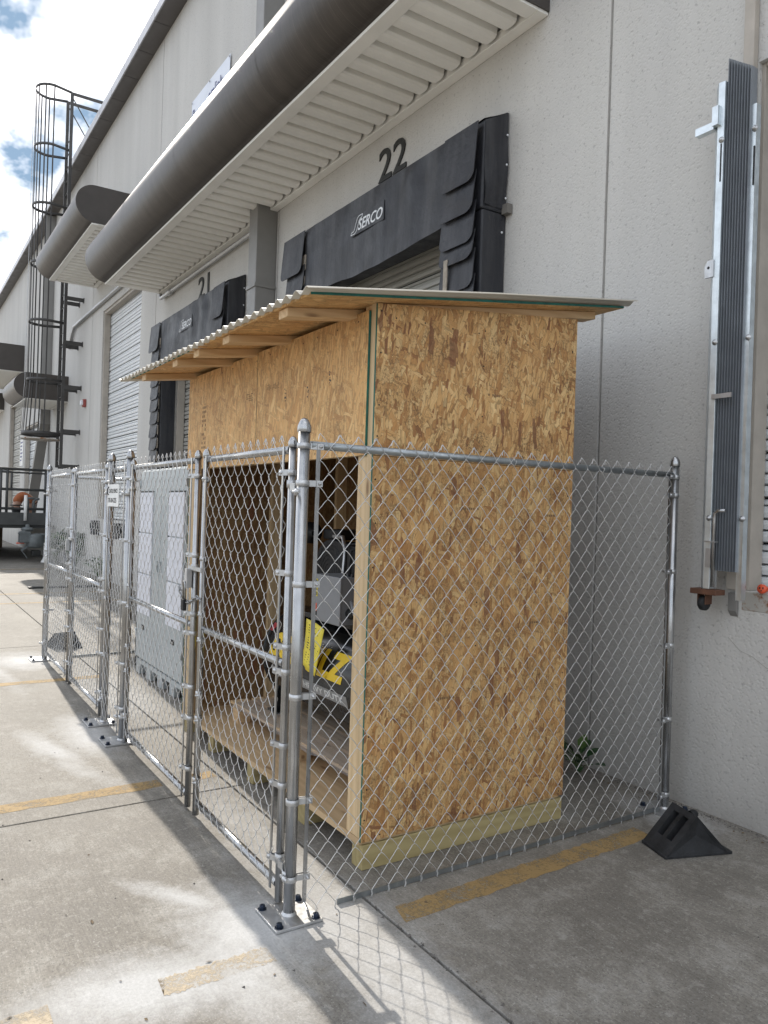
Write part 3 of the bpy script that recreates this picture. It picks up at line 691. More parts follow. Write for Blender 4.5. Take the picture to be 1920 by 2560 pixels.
    mk = MB(); pth = [Vector((a, yf - .0115, b)) for a, b in s_out]
    for i in range(len(pth)): mk.bar(pth[i], pth[(i + 1) % len(pth)], .001, .0065, (0, 1, 0) if False else (pth[(i + 1) % len(pth)] - pth[i]).cross(Vector((0, 1, 0))))
    obj('mark', mk, MPRINT, pt)
    obj('wall_angle', MB().box(xr + .002, xr + .065, y0 - .05, y0 - .002, 3.83, 3.90), MDOWN2, t)
    return t
ds22 = dock_seal(); ds21 = copy_tree(ds22); ds21.location.x -= 5.02
tag(ds21, 'black fabric dock seal round the door below number 21, farther along the wall', 'dock seal', 'black fabric dock seals')
def number(txt, x, z, label, h=.30):
    o = obj('door_number', onwall(fit(text(txt, h / .70, .005, 0, .003, 'CENTER', .98, .82), .46, h), x - .23, WY - .008, z), MBLK, loc=(x, WY, z)); tag(o, label, 'door number', 'door numbers'); return o
number('22', -5.97, 4.69, 'black numerals 22 on the wall above the nearer dock seal'); number('21', -11.0, 4.66, 'black numerals 21 on the wall above the farther dock seal', .32)

# banner on the upper wall
bn = thing('banner', (-10.97, WY, 7.0), 'white vinyl banner sign high on the wall, half hidden by the long canopy', 'banner')
obj('banner_sheet', ruffle(-11.77, -10.17, 7.84, 6.75, WY - .02, WY - .02, 24, 10, .004, 21), MBAN, bn)
obj('lettering', onwall(text('P', .26, .0006, 0, .003, 'LEFT', 1, .8), -11.71, WY - .0275, 7.50), MINKB, bn)
obj('lettering', onwall(text('omlink', .24, .0006, 0, .003, 'LEFT', 1.12, .78), -11.02, WY - .0275, 7.53), MINKB, bn)
gm = MB()
for x in (-11.74, -10.97, -10.2): gm.lathe((x, WY - .028, 7.81), (0, -1, 0), [(.016, 0), (.014, .004), (.0, .005)], 10)
obj('grommet', gm, MCHAIN, bn)

# ------------------------------------------------------------------ roof ladder with cage
lad = thing('roof_ladder', (-19.7, WY, 2.4), 'dark steel roof ladder in a round safety cage, reaching above the roof edge', 'ladder')
lx0, lx1, ly = -19.95, -19.45, 3.42
for x in (lx0, lx1): obj('stile', MB().box(x - .018, x + .018, ly - .035, ly + .035, 2.40, 11.25), MLAD, lad)
r0 = obj('rung', MB().tube([(lx0, ly, 0), (lx1, ly, 0)], .011, 6), MLAD, lad); r0.location.z = 2.55
for k in range(1, 26): inst(r0, 'rung', (0, 0, .305 * k), lad)
hz = [3.16, 4.42, 5.79, 7.15, 8.5, 9.87, 11.24]
def hoop(z, rad=.36, depth=.76, h=.05):
    xc = (lx0 + lx1) / 2; pts = []
    for k in range(21):
        a = PI + PI * k / 20; pts.append((xc + rad * math.cos(a), ly - (depth - rad) + rad * math.sin(a)))
    pts = [(lx0, ly)] + pts + [(lx1, ly)]
    mb = MB(); n = len(pts)
    mb.v += [Vector((p[0], p[1], z - h / 2)) for p in pts] + [Vector((p[0], p[1], z + h / 2)) for p in pts]
    for i in range(n - 1): mb.f.append((i, i + 1, n + i + 1, n + i)); mb.mi.append(0); mb.sm.append(True)
    return mb, pts
for i, z in enumerate(hz):
    mb, pts = hoop(z, .36 if i else .42, .76 if i else .84, .06 if i else .09)
    o = obj('hoop', mb, MLAD, lad); so = o.modifiers.new('Solidify', 'SOLIDIFY'); so.thickness = .012
xc = (lx0 + lx1) / 2
for k in range(7):
    a = PI + PI * (k + .5 - .5 + (0.0 if k else .0)) / 6 * 1.0
    x = xc + .35 * math.cos(a); y = ly - .40 + .35 * math.sin(a); x2 = xc + .41 * math.cos(a); y2 = ly - .42 + .41 * math.sin(a)
    b = MB(); b.bar((x, y, 11.24), (x, y, 4.42), .03, .010, (math.cos(a), math.sin(a), 0)); b.bar((x, y, 4.42), (x2, y2, 3.16), .03, .010, (math.cos(a), math.sin(a), 0))
    obj('cage_bar', b, MLAD, lad)
for z in (2.42, 3.25, 4.3, 5.35, 6.4, 7.5, 8.6):
    for x in (lx0, lx1): obj('bracket', MB().box(x - .014, x + .014, ly + .03, WY - .004, z - .045, z + .045).box(x - .04, x + .04, WY - .016, WY - .003, z - .06, z + .06), MLAD, lad)
for x in (lx0, lx1):
    gb = MB(); gb.box(x - .02, x + .02, ly + .02, 4.7, 11.19, 11.25); gb.bar((x, ly + .03, 11.1), (x, 4.2, 9.95), .02, .02); gb.box(x - .02, x + .02, 4.62, 4.70, 9.9, 11.19)
    obj('roof_handrail', gb, MLAD, lad)
tr = obj('cage_trap_door', MB().lathe((xc, ly - .42, 3.02), (0, 0, 1), [(0, 0), (.43, 0), (.43, .03), (0, .03)], 20), MRUSTY, lad)
obj('padlock', MB().box(xc - .03, xc + .03, ly - .90, ly - .87, 3.0, 3.07), MGALV, tr)
obj('lifeline', MB().tube([(xc - .02, ly - .79, 11.2), (xc - .02, ly - .79, 4.4), (xc - .02, ly - .86, 3.2)], .006, 5), MBAND, lad)

# wall fittings
cd = obj('conduit', MB().tube([(-13.1, WY - .05, 5.90), (-20.25, WY - .05, 5.92), (-20.5, WY - .05, 5.80), (-20.75, WY - .05, 5.45)], .04, 8), MBAND, loc=(-16, WY, 5.9)); tag(cd, 'grey conduit running above the tall white door to the ladder', 'conduit')
cd = obj('conduit', MB().tube([(-13.0, WY - .06, 5.18), (-12.95, WY - .06, 5.05), (-8.8, WY - .06, 5.05)], .03, 8).lathe((-12.6, WY - .06, 5.05), (1, 0, 0), [(.03, 0), (.045, .01), (.045, .2), (.03, .21)], 10), MBAND, loc=(-11, WY, 5.05)); tag(cd, 'bright conduit under the long canopy above number 21', 'conduit')
st = thing('alarm_strobe', (-18.9, WY, 3.86), 'small red alarm box on the wall beside the ladder', 'alarm')
obj('housing', MB().box(-18.98, -18.82, WY - .07, WY - .003, 3.80, 3.98), MREDS, st, bev=.008); obj('lens', MB().box(-18.97, -18.83, WY - .12, WY - .071, 3.84, 3.95), MFILT, st, bev=.01)
for i, x in enumerate((-17.25, -15.2)):
    b = obj('dock_bumper', MB().box(x - .16, x + .16, WY - .14, WY - .003, .90, 1.20), MRUB, loc=(x, WY, .9), bev=.01)
    tag(b, ('black rubber dock bumper under the tall white door, farther one', 'black rubber dock bumper under the tall white door, nearer one')[i], 'bumper', 'dock bumpers')
fs_ = thing('wall_sign', (-28.9, WY, 2.8), 'small white notice on the wall beside the far door, seen under the ladder', 'sign')
obj('plate', MB().box(-29.25, -28.55, WY - .012, WY - .003, 2.75, 3.65), MWHITE, fs_)
sg = MB()
for k in range(6): sg.box(-29.15, -28.65 - .1 * (k % 3), WY - .015, WY - .0125, 3.52 - .12 * k, 3.57 - .12 * k)
obj('print', sg, MINKB, fs_)

# ------------------------------------------------------------------ folding security gate stacked at the right hand door
fg = thing('folding_gate', (-2.5, WY, 1.2), 'galvanised folding dock gate stacked shut beside the right-hand door', 'gate')
gx0, gx1, gy0, gy1 = -2.545, -2.335, 3.66, 3.72
yG = 3.70
def chan(x0, x1, z0, z1, mat, nm, y0=yG - .03, y1=yG + .03):
    return obj(nm, MB().box(x0, x0 + .004, y0, y1, z0, z1).box(x1 - .004, x1, y0, y1, z0, z1).box(x0 + .0041, x1 - .0041, y0, y0 + .004, z0, z1), mat, fg)
fu = obj('front_upright', MB().prism([(-2.552, yG - .008), (-2.512, yG - .050), (-2.477, yG - .045), (-2.477, yG + .02), (-2.552, yG + .02)], 'Z', 1.245, 3.93), MSTRIP, fg, bev=.002)
chan(-2.342, -2.312, 1.20, 3.75, MSTRIP, 'rear_upright', yG - .02, yG + .02)
n = 9; wdt = (2.478 - 2.335) / n; sl0 = None
for k in range(n):
    x = -2.474 + wdt * k; topz = 4.045 - .012 * k
    obj('slat', MB().prism([(x, yG - .028), (x + wdt * .55, yG - .036), (x + wdt * .62, yG - .012), (x + wdt * .55, yG + .02), (x, yG + .02)], 'Z', 1.345, topz), simple('grey gate slat', (0.25, 0.27, 0.295), 0.5, 0.2, 0.1) if k == 0 else sl0.data.materials[0], fg) if k else None
    if k == 0:
        sl0 = obj('slat', MB().prism([(x, yG - .028), (x + wdt * .55, yG - .036), (x + wdt * .62, yG - .012), (x + wdt * .55, yG + .02), (x, yG + .02)], 'Z', 1.345, topz), simple('grey gate slat', (0.25, 0.27, 0.295), 0.5, 0.2, 0.1), fg)
obj('stop_hook', MB().box(-2.64, -2.53, yG - .06, yG - .02, 3.69, 3.73).box(-2.53, -2.495, yG - .075, yG - .046, 3.70, 3.80), MSTRIP, fg)
for z in (3.62, 2.55, 1.62):
    for x in (-2.488, -2.316): obj('rivet', MB().lathe((x, yG - .044 if x < -2.4 else yG - .02, z), (0, -1, 0), [(.016, 0), (.016, .006), (.008, .007), (.008, .016), (0, .017)], 12), MBAND, fg)
obj('strap_slot', MB().box(-2.492, -2.486, yG - .050, yG - .046, 3.40, 3.60).box(-2.320, -2.313, yG - .026, yG - .0205, 3.33, 3.53), MSLOT, fg)
obj('lug', MB().prism([(-2.555, 2.90), (-2.505, 2.90), (-2.505, 2.99), (-2.54, 2.99), (-2.558, 2.96)], 'Y', yG - .058, yG - .046).lathe((-2.534, yG - .0585, 2.952), (0, -1, 0), [(.008, 0), (.007, .001), (0, .0011)], 10, 1), [MBAND, MSLOT], fg)
obj('cross_strap', MB().box(-2.49, -2.375, yG - .062, yG - .052, 2.248, 2.272), MBAND, fg)
rod = obj('drop_rod', MB().tube([(-2.448, yG - .062, 1.26), (-2.448, yG - .062, 1.62), (-2.445, yG - .062, 1.645), (-2.425, yG - .062, 1.66), (-2.385, yG - .062, 1.66)], .010, 10), MGALV, fg)
obj('rod_guide', MB().box(-2.492, -2.432, yG - .078, yG - .046, 1.492, 1.50).box(-2.492, -2.462, yG - .065, yG - .046, 1.36, 1.46), MBAND, fg)
cs = obj('caster_plate', MB().box(-2.585, -2.432, yG - .055, yG + .03, 1.214, 1.243), MRUST, fg, bev=.003)
obj('caster_wheel', MB().lathe((-2.545, yG - .012, 1.165), (1, 0, 0), [(0, 0), (.034, 0), (.040, .006), (.040, .030), (.034, .036), (0, .036)], 18), MRUB, cs)
obj('caster_fork', MB().box(-2.553, -2.547, yG - .035, yG + .02, 1.16, 1.216), MRUST, cs); obj('caster_fork', MB().box(-2.507, -2.501, yG - .035, yG + .02, 1.16, 1.216), MRUST, cs)
pl = thing('cord_plug', (-2.27, 3.82, 1.24), 'orange extension cord plug lying on the dock sill by the folding gate', 'plug')
obj('plug_body', MB().lathe((-2.275, 3.80, 1.263), (0, -1, .1), [(.010, -.05), (.018, -.035), (.024, -.012), (.024, 0), (0, .0005)], 14), MORA, pl)
obj('socket_holes', MB().box(-2.287, -2.281, 3.7985, 3.7993, 1.262, 1.272).box(-2.269, -2.263, 3.7985, 3.7993, 1.262, 1.272).box(-2.278, -2.272, 3.7985, 3.7993, 1.249, 1.257), MSLOT, pl)
obj('cord', MB().tube([(-2.275, 3.84, 1.26), (-2.25, 3.87, 1.262), (-2.22, 3.90, 1.268), (-2.20, 3.93, 1.256)], .006, 8), MORA, pl)

# ------------------------------------------------------------------ strand board shed
SX0, SX1, SY0, SY1 = -5.36, -2.892, 1.80, 3.05
shed = thing('equipment_shed', (-4.12, 2.4, 0), 'new open-fronted strand board shed with a tan corrugated roof behind the fence', 'shed')
for x in (-2.94, -3.50, -4.15, -4.80, -5.30):
    obj('skid', MB().box(x - .045, x + .045, SY0 + .012, SY1, 0.001, .112), MTREAT, shed, bev=.003)
fl = obj('floor_sheet', MB().box(SX0 + .01, SX1 - .015, SY0 - .002, SY1 - .015, .113, .142), MPLY, shed)
RS = .14
def roof_z(y): return 2.522 + (y - SY0) * RS
def board(name, mb, ax, mats, par=shed):
    return planar_uv(obj(name, mb, mats, par), ax)
# side wall sheets: sloping top edge
def side_panel(xa, xb, mat, z0=.128, z1=None):
    ya, yb = SY0, SY1; za, zc = (2.52, 2.65) if z1 is None else (z1, z1)
    mb = MB(); vs = [(xa, ya, z0), (xb, ya, z0), (xb, yb, z0), (xa, yb, z0), (xa, ya, za), (xb, ya, za), (xb, yb, zc), (xa, yb, zc)]
    for f, mi in (((0, 3, 2, 1), 1), ((4, 5, 6, 7), 2), ((0, 1, 5, 4), 1), ((2, 3, 7, 6), 1), ((1, 2, 6, 5), 0), ((3, 0, 4, 7), 0)): mb.add(vs, [f], mi)
    return board('wall_sheet', mb, 'X', [mat, MGREEN, mat])
side_panel(SX1 - .012, SX1, MOSB_S2, .128, 1.845); side_panel(SX1 - .0125, SX1 - .0005, MOSB_S, 1.848); side_panel(SX0, SX0 + .012, MOSB_SHADE)
board('wall_sheet', MB().box(SX0 + .013, -4.15, SY1 - .013, SY1 - .001, .145, 2.62, 0, 1, 1), 'Y', [MOSB_SHADE, MGREEN]); board('wall_sheet', MB().box(-4.145, SX1 - .013, SY1 - .013, SY1 - .001, .145, 2.62, 0, 1, 1), 'Y', [MOSB_SHADE, MGREEN])
board('header_sheet', MB().box(SX0 - .004, -4.168, SY0 - .014, SY0 - .002, 1.85, 2.494, 0, 1, 1), 'Y', [MOSB_F, MGREEN]); board('header_sheet', MB().box(-4.163, -2.942, SY0 - .014, SY0 - .002, 1.848, 2.496, 0, 1, 1), 'Y', [MOSB_F, MGREEN])
def stud(x0, x1, y0, y1, z0, z1): return obj('stud', MB().box(x0, x1, y0, y1, z0, z1), MPINE_Z, shed, bev=.003)
stud(-3.02, -2.9425, SY0, SY0 + .038, .143, 2.50); stud(-2.942, -2.9045, SY0 - .002, SY0 + .087, .143, 2.53); stud(-5.345, -5.30, SY0, SY0 + .087, .143, 2.50); stud(-5.30, -5.222, SY0, SY0 + .038, .143, 2.49)
stud(-5.30, -5.262, 2.40, 2.487, .143, 2.55)
for x in (-5.27, -4.72, -4.17, -3.62, -3.07): stud(x - .019, x + .019, SY1 - .102, SY1 - .0135, .143, 2.58)
stud(-2.995, -2.9045, 2.40, 2.438, .143, 2.55)
obj('plate', MB().box(-5.22, -3.02, SY0 + .001, SY0 + .039, 1.85, 1.938), MPINE_X, shed, bev=.003); obj('plate', MB().box(-5.34, -2.91, SY1 - .104, SY1 - .0145, .143, .181), MPINE_X, shed)
def rafter(x, y0, y1):
    mb = MB(); a = roof_z(y0); b = roof_z(y1); h = .040; w = .0445
    mb.add([(x - w, y0, a - h), (x + w, y0, a - h), (x + w, y1, b - h), (x - w, y1, b - h), (x - w, y0, a), (x + w, y0, a), (x + w, y1, b), (x - w, y1, b)], [(0, 3, 2, 1), (4, 5, 6, 7), (0, 1, 5, 4), (2, 3, 7, 6), (1, 2, 6, 5), (3, 0, 4, 7)])
    return obj('rafter', mb, MPINE_Y, shed, bev=.003)
for x in (-3.09, -3.77, -4.22, -4.60, -5.27): rafter(x, 1.435, 3.18)
rafter(-2.95, 1.80, 3.20)
def deck(x0, x1):
    mb = MB(); y0, y1 = 1.42, 3.30; th = .012; a, b = roof_z(y0) + .001, roof_z(y1) + .001
    vs = [(x0, y0, a), (x1, y0, a), (x1, y1, b), (x0, y1, b), (x0, y0, a + th), (x1, y0, a + th), (x1, y1, b + th), (x0, y1, b + th)]
    gr = x0 < -5
    for f, mi in (((0, 3, 2, 1), 0), ((4, 5, 6, 7), 0), ((0, 1, 5, 4), 1 if gr else 0), ((2, 3, 7, 6), 1), ((1, 2, 6, 5), 1), ((3, 0, 4, 7), 1)): mb.add(vs, [f], mi)
    return board('roof_sheet', mb, 'Z', [MOSB_F, MGREEN])
deck(-5.53, -4.292); deck(-4.288, -2.80)
gw = MB()
for x in (-5.05, -4.93, -4.82): gw.bar((x, 1.4192, roof_z(1.42) + .007), (x + .06, 1.4192, roof_z(1.42) + .007), .0006, .0115)
obj('edge_print', gw, MPRINT, shed)
def corrugated(x0, x1, lift, y0=1.385, y1=3.36):
    p = .0895; nn = int((x1 - x0) / p * 12); pts = []
    for k in range(nn + 1):
        x = x0 + (x1 - x0) * k / nn
        pts.append((x, .0115 * math.sin(2 * PI * (x + 5.75) / p) + .0125 + .003 * math.sin(x * 3.1)))
    mb = MB(); m_ = len(pts); rows = [y0, (y0 + y1) / 2, y1]
    for th in (0, .0022):
        for y in rows: mb.v += [Vector((x, y + .004 * math.sin(x * 9) * (1 if y == y0 else 0), roof_z(y) + .0135 + z + th + lift - (.014 if y == y0 else 0))) for x, z in pts]
    R_ = len(rows)
    def idx(l, r, i): return l * R_ * m_ + r * m_ + i
    for l in (0, 1):
        for r in range(R_ - 1):
            for i in range(m_ - 1): mb.f.append((idx(l, r, i), idx(l, r, i + 1), idx(l, r + 1, i + 1), idx(l, r + 1, i))); mb.mi.append(0); mb.sm.append(True)
    for r in (0, R_ - 1):
        for i in range(m_ - 1): mb.f.append((idx(0, r, i), idx(0, r, i + 1), idx(1, r, i + 1), idx(1, r, i))); mb.mi.append(0); mb.sm.append(False)
    for i in (0, m_ - 1):
        for r in range(R_ - 1): mb.f.append((idx(0, r, i), idx(0, r + 1, i), idx(1, r + 1, i), idx(1, r, i))); mb.mi.append(0); mb.sm.append(False)
    return obj('roofing_sheet', mb, MROOF, shed)
corrugated(-5.72, -4.98, 0); corrugated(-5.03, -4.31, .004); corrugated(-4.36, -3.63, .0); corrugated(-3.68, -2.755, .004)
# ink stamps on the header
def stamp(x, z, w, h, rows=3, cols=7):
    mb = MB(); rd = random.Random(int(x * 100))
    for r in range(rows):
        for c in range(cols):
            if rd.random() < .75:
                a = x + w * c / cols; b = z - h * r / rows
                mb.add([(a, SY0 - .0145, b), (a + w / cols * .65, SY0 - .0145, b), (a + w / cols * .65, SY0 - .0145, b - h / rows * .55), (a, SY0 - .0145, b - h / rows * .55)], [(0, 1, 2, 3)])
    return mb
sm_ = simple('faded stamp ink', (0.20, 0.12, 0.06), 0.8)
obj('stamp', stamp(-5.08, 2.27, .08, .30, 10, 3), sm_, shed); obj('stamp', stamp(-4.32, 2.27, .10, .05, 4, 6), sm_, shed); obj('stamp', stamp(-4.02, 2.29, .16, .035, 5, 8), sm_, shed)
sh = MB()
for z in [0.2 + .19 * k for k in range(13)]:
    for y in (SY0 + .02, SY0 + .62, SY1 - .03): sh.lathe((SX1 + .0002, y + random.uniform(-.006, .006), z + random.uniform(-.03, .03)), (1, 0, 0), [(.0042, 0), (.0036, .0008), (0, .0004)], 7)
for y in [SY0 + .1 + .16 * k for k in range(8)]:
    for z in (.15, 2.47): sh.lathe((SX1 + .0002, y, z + random.uniform(-.006, .006)), (1, 0, 0), [(.0042, 0), (.0036, .0008), (0, .0004)], 7)
for x in [SX0 + .05 + .19 * k for k in range(13)]:
    for z in (1.875, 2.455): sh.lathe((x + random.uniform(-.02, .02), SY0 - .0142, z + random.uniform(-.006, .006)), (0, -1, 0), [(.0042, 0), (.0036, .0008), (0, .0004)], 7)
obj('screw_heads', sh, MIRON, shed, kind='stuff')
st2_ = MB(); rd = random.Random(12)
for (y, z, n_) in ((2.30, 1.62, 9), (2.86, 1.60, 7), (2.45, 2.18, 6), (2.9, 2.14, 8), (2.2, .72, 8), (2.75, 1.05, 7)):
    for k in range(n_):
        if rd.random() < .8:
            a_ = y + .013 * k; st2_.add([(SX1 + .0006, a_, z), (SX1 + .0006, a_ + .009, z), (SX1 + .0006, a_ + .009, z + .011), (SX1 + .0006, a_, z + .011)], [(0, 1, 2, 3)])
obj('stamp', st2_, sm_, shed, kind='stuff')
kn = MB()
for x, z in ((-3.78, 2.20), (-3.52, 2.20), (-3.29, 2.24)):
    for k in range(9): kn.lathe((x + random.gauss(0, .006), SY0 - .0142, z + random.gauss(0, .018)), (0, -1, 0), [(random.uniform(.003, .007), 0), (0, .0004)], 6)
obj('ink_spot', kn, MINK, shed, kind='stuff')

# ------------------------------------------------------------------ compressor on its pallet
pal = thing('pallet', (-4.1, 2.4, .142), 'rough timber pallet on the shed floor under the compressor', 'pallet')
for k in range(6): obj('deck_board', MB().box(-4.95, -3.08, 2.0 + .155 * k, 2.0 + .155 * k + .13, .262, .28), MPINE_X, pal, bev=.002)
for x in (-4.9, -4.02, -3.22):
    for y in (2.02, 2.42, 2.84): obj('block', MB().box(x - .045, x + .045, y, y + .09, .143, .2615), MPINE_X, pal)
ps_ = thing('plastic_sheet', (-4.0, 2.1, .28), 'crumpled grey plastic sheet spread over the pallet under the compressor', 'plastic sheet')
pm_ = MB(); nx_, ny_ = 40, 14; rdp = random.Random(2)
for j in range(ny_ + 1):
    for i in range(nx_ + 1):
        x = -4.86 + 1.80 * i / nx_; y = 1.975 + .55 * j / ny_
        z = .283 + .006 * abs(math.sin(9 * x + 3 * math.sin(7 * y))) + .005 * abs(math.sin(21 * x + 11 * y)) - (.022 + .006 * math.sin(13 * x) if j == 0 else 0)
        pm_.v.append(Vector((x, y + (.01 if j == 1 else 0) + .006 * math.sin(17 * x) * (j == 0), z)))
for j in range(ny_):
    for i in range(nx_): pm_.f.append((j * (nx_ + 1) + i, j * (nx_ + 1) + i + 1, (j + 1) * (nx_ + 1) + i + 1, (j + 1) * (nx_ + 1) + i)); pm_.mi.append(0); pm_.sm.append(True)
mfilm = Mat('clear plastic film'); mfilm.color((0.45, 0.45, 0.45)); mfilm.rough(0.18)
tr_f = mfilm.n('ShaderNodeBsdfTransparent'); mx_f = mfilm.n('ShaderNodeMixShader'); mx_f.inputs[0].default_value = 0.62
mfilm.l(mfilm.b.outputs[0], mx_f.inputs[1]); mfilm.l(tr_f.outputs[0], mx_f.inputs[2]); mfilm.l(mx_f.outputs[0], mfilm.o.inputs['Surface'])
obj('sheet', pm_, mfilm.m, ps_)
cmp_ = thing('air_compressor', (-4.0, 2.42, .28), 'black tank air compressor with yellow lettering inside the shed', 'compressor')
ty, tz, tr_ = 2.385, .645, .30
tk = obj('tank', MB().lathe((-4.80, ty, tz), (1, 0, 0), [(0, 0), (.10, .006), (.19, .035), (.25, .08), (tr_ - .01, .13), (tr_, .17), (tr_, 1.45), (tr_ - .01, 1.49), (.25, 1.54), (.19, 1.585), (.10, 1.612), (0, 1.62)], 40), MTANK, cmp_)
obj('weld_seam', MB().lathe((-4.80, ty, tz), (1, 0, 0), [(tr_, .168), (tr_ + .004, .171), (tr_ + .004, .177), (tr_, .18)], 40), MTANK, tk)
def wrap(mb, x0, z0, r=.302):
    """bend flat lettering round the tank: v measured along the skin from height z0"""
    out = []
    for v in mb.v:
        a = math.asin((z0 - tz) / tr_) + v.y / tr_; rr = r + v.z
        out.append(Vector((x0 + v.x, ty - rr * math.cos(a), tz + rr * math.sin(a))))
    mb.v = out; return mb
def poly(mb, pts, sh=.25):
    pts = [(a + sh * b, b) for a, b in pts]
    mb.add([(a, b, 0) for a, b in pts], [tuple(range(len(pts)))])
def stripq(mb, pts, w, sh=.25):
    """thick stroke with square corners"""
    for i in range(len(pts) - 1):
        a, b = Vector((*pts[i], 0)), Vector((*pts[i + 1], 0)); d = (b - a).normalized(); nn = Vector((-d.y, d.x, 0)) * w / 2; e = d * w * .42
        q = [a - e + nn, b + e + nn, b + e - nn, a - e - nn]; mb.add([(p.x + sh * p.y, p.y, .0004 * i) for p in q], [(0, 1, 2, 3)])
def slice_rows(mb, h, n):
    bm = bmesh.new(); vs = [bm.verts.new(v) for v in mb.v]
    for f in mb.f:
        try: bm.faces.new([vs[i] for i in f])
        except ValueError: pass
    for k in range(1, n): bmesh.ops.bisect_plane(bm, geom=bm.verts[:] + bm.edges[:] + bm.faces[:], plane_co=(0, h * k / n, 0), plane_no=(0, 1, 0))
    bm.verts.index_update(); o = MB(); o.add([v.co for v in bm.verts], [tuple(v.index for v in f.verts) for f in bm.faces]); bm.free(); return o
lw = slice_rows(fit(text('SCHULZ', .23, 0, .22, .013, 'LEFT', 1.06, 1.0), .98, .168), .168, 8)
for v in lw.v: v.x -= 4.53
obj('lettering', wrap(lw, 0, .652), MYEL, tk)
bd = MB()
for i in range(12):
    a0 = -4.5 + .95 * i / 12
    bd.add([(a0, 0, 0), (a0 + .0792, 0, 0), (a0 + .0792, .062, 0), (a0, .062, 0)], [(0, 1, 2, 3)])
obj('label_strip', wrap(bd, 0, .540, .3012), MSILV, tk)
hv = fit(text('HEAVY DUTY', .052, 0, 0, .0012, 'LEFT', 1.0, .95), .47, .036); obj('lettering', wrap(hv, -4.06, .553, .3022), MWHITE, tk)
sb_ = MB()
for k in range(3): sb_.add([(-4.40, .012 + .017 * k, 0), (-4.14, .012 + .017 * k, 0), (-4.14, .020 + .017 * k, 0), (-4.40, .020 + .017 * k, 0)], [(0, 1, 2, 3)])
obj('stripe', wrap(sb_, 0, .540, .3022), MWHITE, tk)
dk = MB(); dk.lathe((-4.768, ty - .10, tz + .13), (-.93, -.22, .28), [(.032, 0), (0, .001)], 14); obj('sticker', dk, MWHITE, tk)
dk = MB()
for k in range(7): dk.add([(-4.66 + .009 * k, 0, .0), (-4.654 + .009 * k, 0, 0), (-4.64 + .010 * k, .06 - .004 * (k % 3), 0), (-4.648 + .010 * k, .06, 0)], [(0, 1, 2, 3)])
obj('sticker', wrap(dk, .02, .80, .3025), MRED, tk)
for x in (-4.55, -3.45):
    for s in (-1, 1): obj('foot', MB().bar((x, ty + s * .17, tz - .20), (x, ty + s * .21, .281), .10, .012, (1, 0, 0)).box(x - .07, x + .07, ty + s * .21 - .05, ty + s * .21 + .05, .281, .293), MTANK, cmp_)
obj('top_plate', MB().box(-4.55, -3.25, ty - .17, ty + .17, tz + tr_ - .02, tz + tr_ + .012).box(-4.5, -4.44, ty - .15, ty + .15, tz + .2, tz + tr_ - .02).box(-3.36, -3.30, ty - .15, ty + .15, tz + .2, tz + tr_ - .02), MTANK, cmp_, bev=.003)
zt = tz + tr_ + .03
mo = obj('motor', MB().lathe((-3.56, ty + .1, zt + .13), (1, 0, 0), [(0, 0), (.09, 0), (.12, .02), (.12, .30), (.09, .33), (0, .33)], 24), MIRON, cmp_)
fn = MB()
for k in range(20):
    a = 2 * PI * k / 20; fn.bar((-3.52, ty + .1 + .122 * math.cos(a), zt + .13 + .122 * math.sin(a)), (-3.28, ty + .1 + .122 * math.cos(a), zt + .13 + .122 * math.sin(a)), .012, .005, (0, math.cos(a), math.sin(a)))
obj('cooling_fins', fn, MIRON, mo)
pm = obj('pump', MB().box(-4.42, -4.12, ty + .02, ty + .20, zt, zt + .20).lathe((-4.27, ty + .11, zt + .201), (0, 0, 1), [(.09, 0), (.09, .22), (0, .22)], 20), MIRON, cmp_, bev=.006)
fn = MB()
for k in range(9): fn.lathe((-4.27, ty + .11, zt + .215 + .024 * k), (0, 0, 1), [(.09, 0), (.128, 0), (.128, .007), (.09, .007)], 20)
obj('cooling_fins', fn, MIRON, pm); obj('cylinder_head', MB().box(-4.38, -4.16, ty - .02, ty + .22, zt + .435, zt + .50), MIRON, pm, bev=.01)
obj('air_filter', MB().lathe((-4.40, ty - .06, zt + .47), (-1, 0, 0), [(.03, 0), (.03, .04), (.07, .045), (.07, .15), (.03, .155), (0, .155)], 16), MIRON, pm)
bg_ = MB(); pts = []
for k in range(13): a = PI / 2 + PI * k / 12; pts.append((-4.22 + .21 * math.cos(a), zt + .23 + .21 * math.sin(a)))
for k in range(13): a = -PI / 2 + PI * k / 12; pts.append((-3.5 + .17 * math.cos(a), zt + .19 + .17 * math.sin(a)))
bg_.prism(pts, 'Y', ty - .05, ty - .0); gd = obj('belt_guard', bg_, MIRON, cmp_, bev=.006)
gr_ = MB()
for k in range(6): gr_.lathe((-4.22, ty - .051, zt + .23), (0, -1, 0), [(.03 + .028 * k, 0), (.034 + .028 * k, .004), (.038 + .028 * k, 0)], 28)
obj('guard_grille', gr_, MIRON, gd)
obj('air_pipe', MB().tube([(-4.18, ty - .05, zt + .46), (-4.05, ty - .06, zt + .46), (-3.98, ty - .08, zt + .38), (-3.98, ty - .10, zt + .1), (-4.0, ty - .10, zt - .0)], .013, 8), MBAND, cmp_)
obj('gauge', MB().lathe((-3.60, ty - .20, zt + .10), (0, -1, .2), [(0, -.02), (.035, -.02), (.035, .0), (.03, .004), (0, .003)], 16), MSILV, cmp_)
for k in range(3): obj('cable', MB().tube([(-3.70 - .05 * k, 2.2, 1.22), (-3.72 - .05 * k, 2.22, 1.34 + .03 * k), (-3.66 - .04 * k, 2.34, 1.38 + .02 * k), (-3.55, 2.42, 1.25)], .009, 7), MRUB, cmp_)
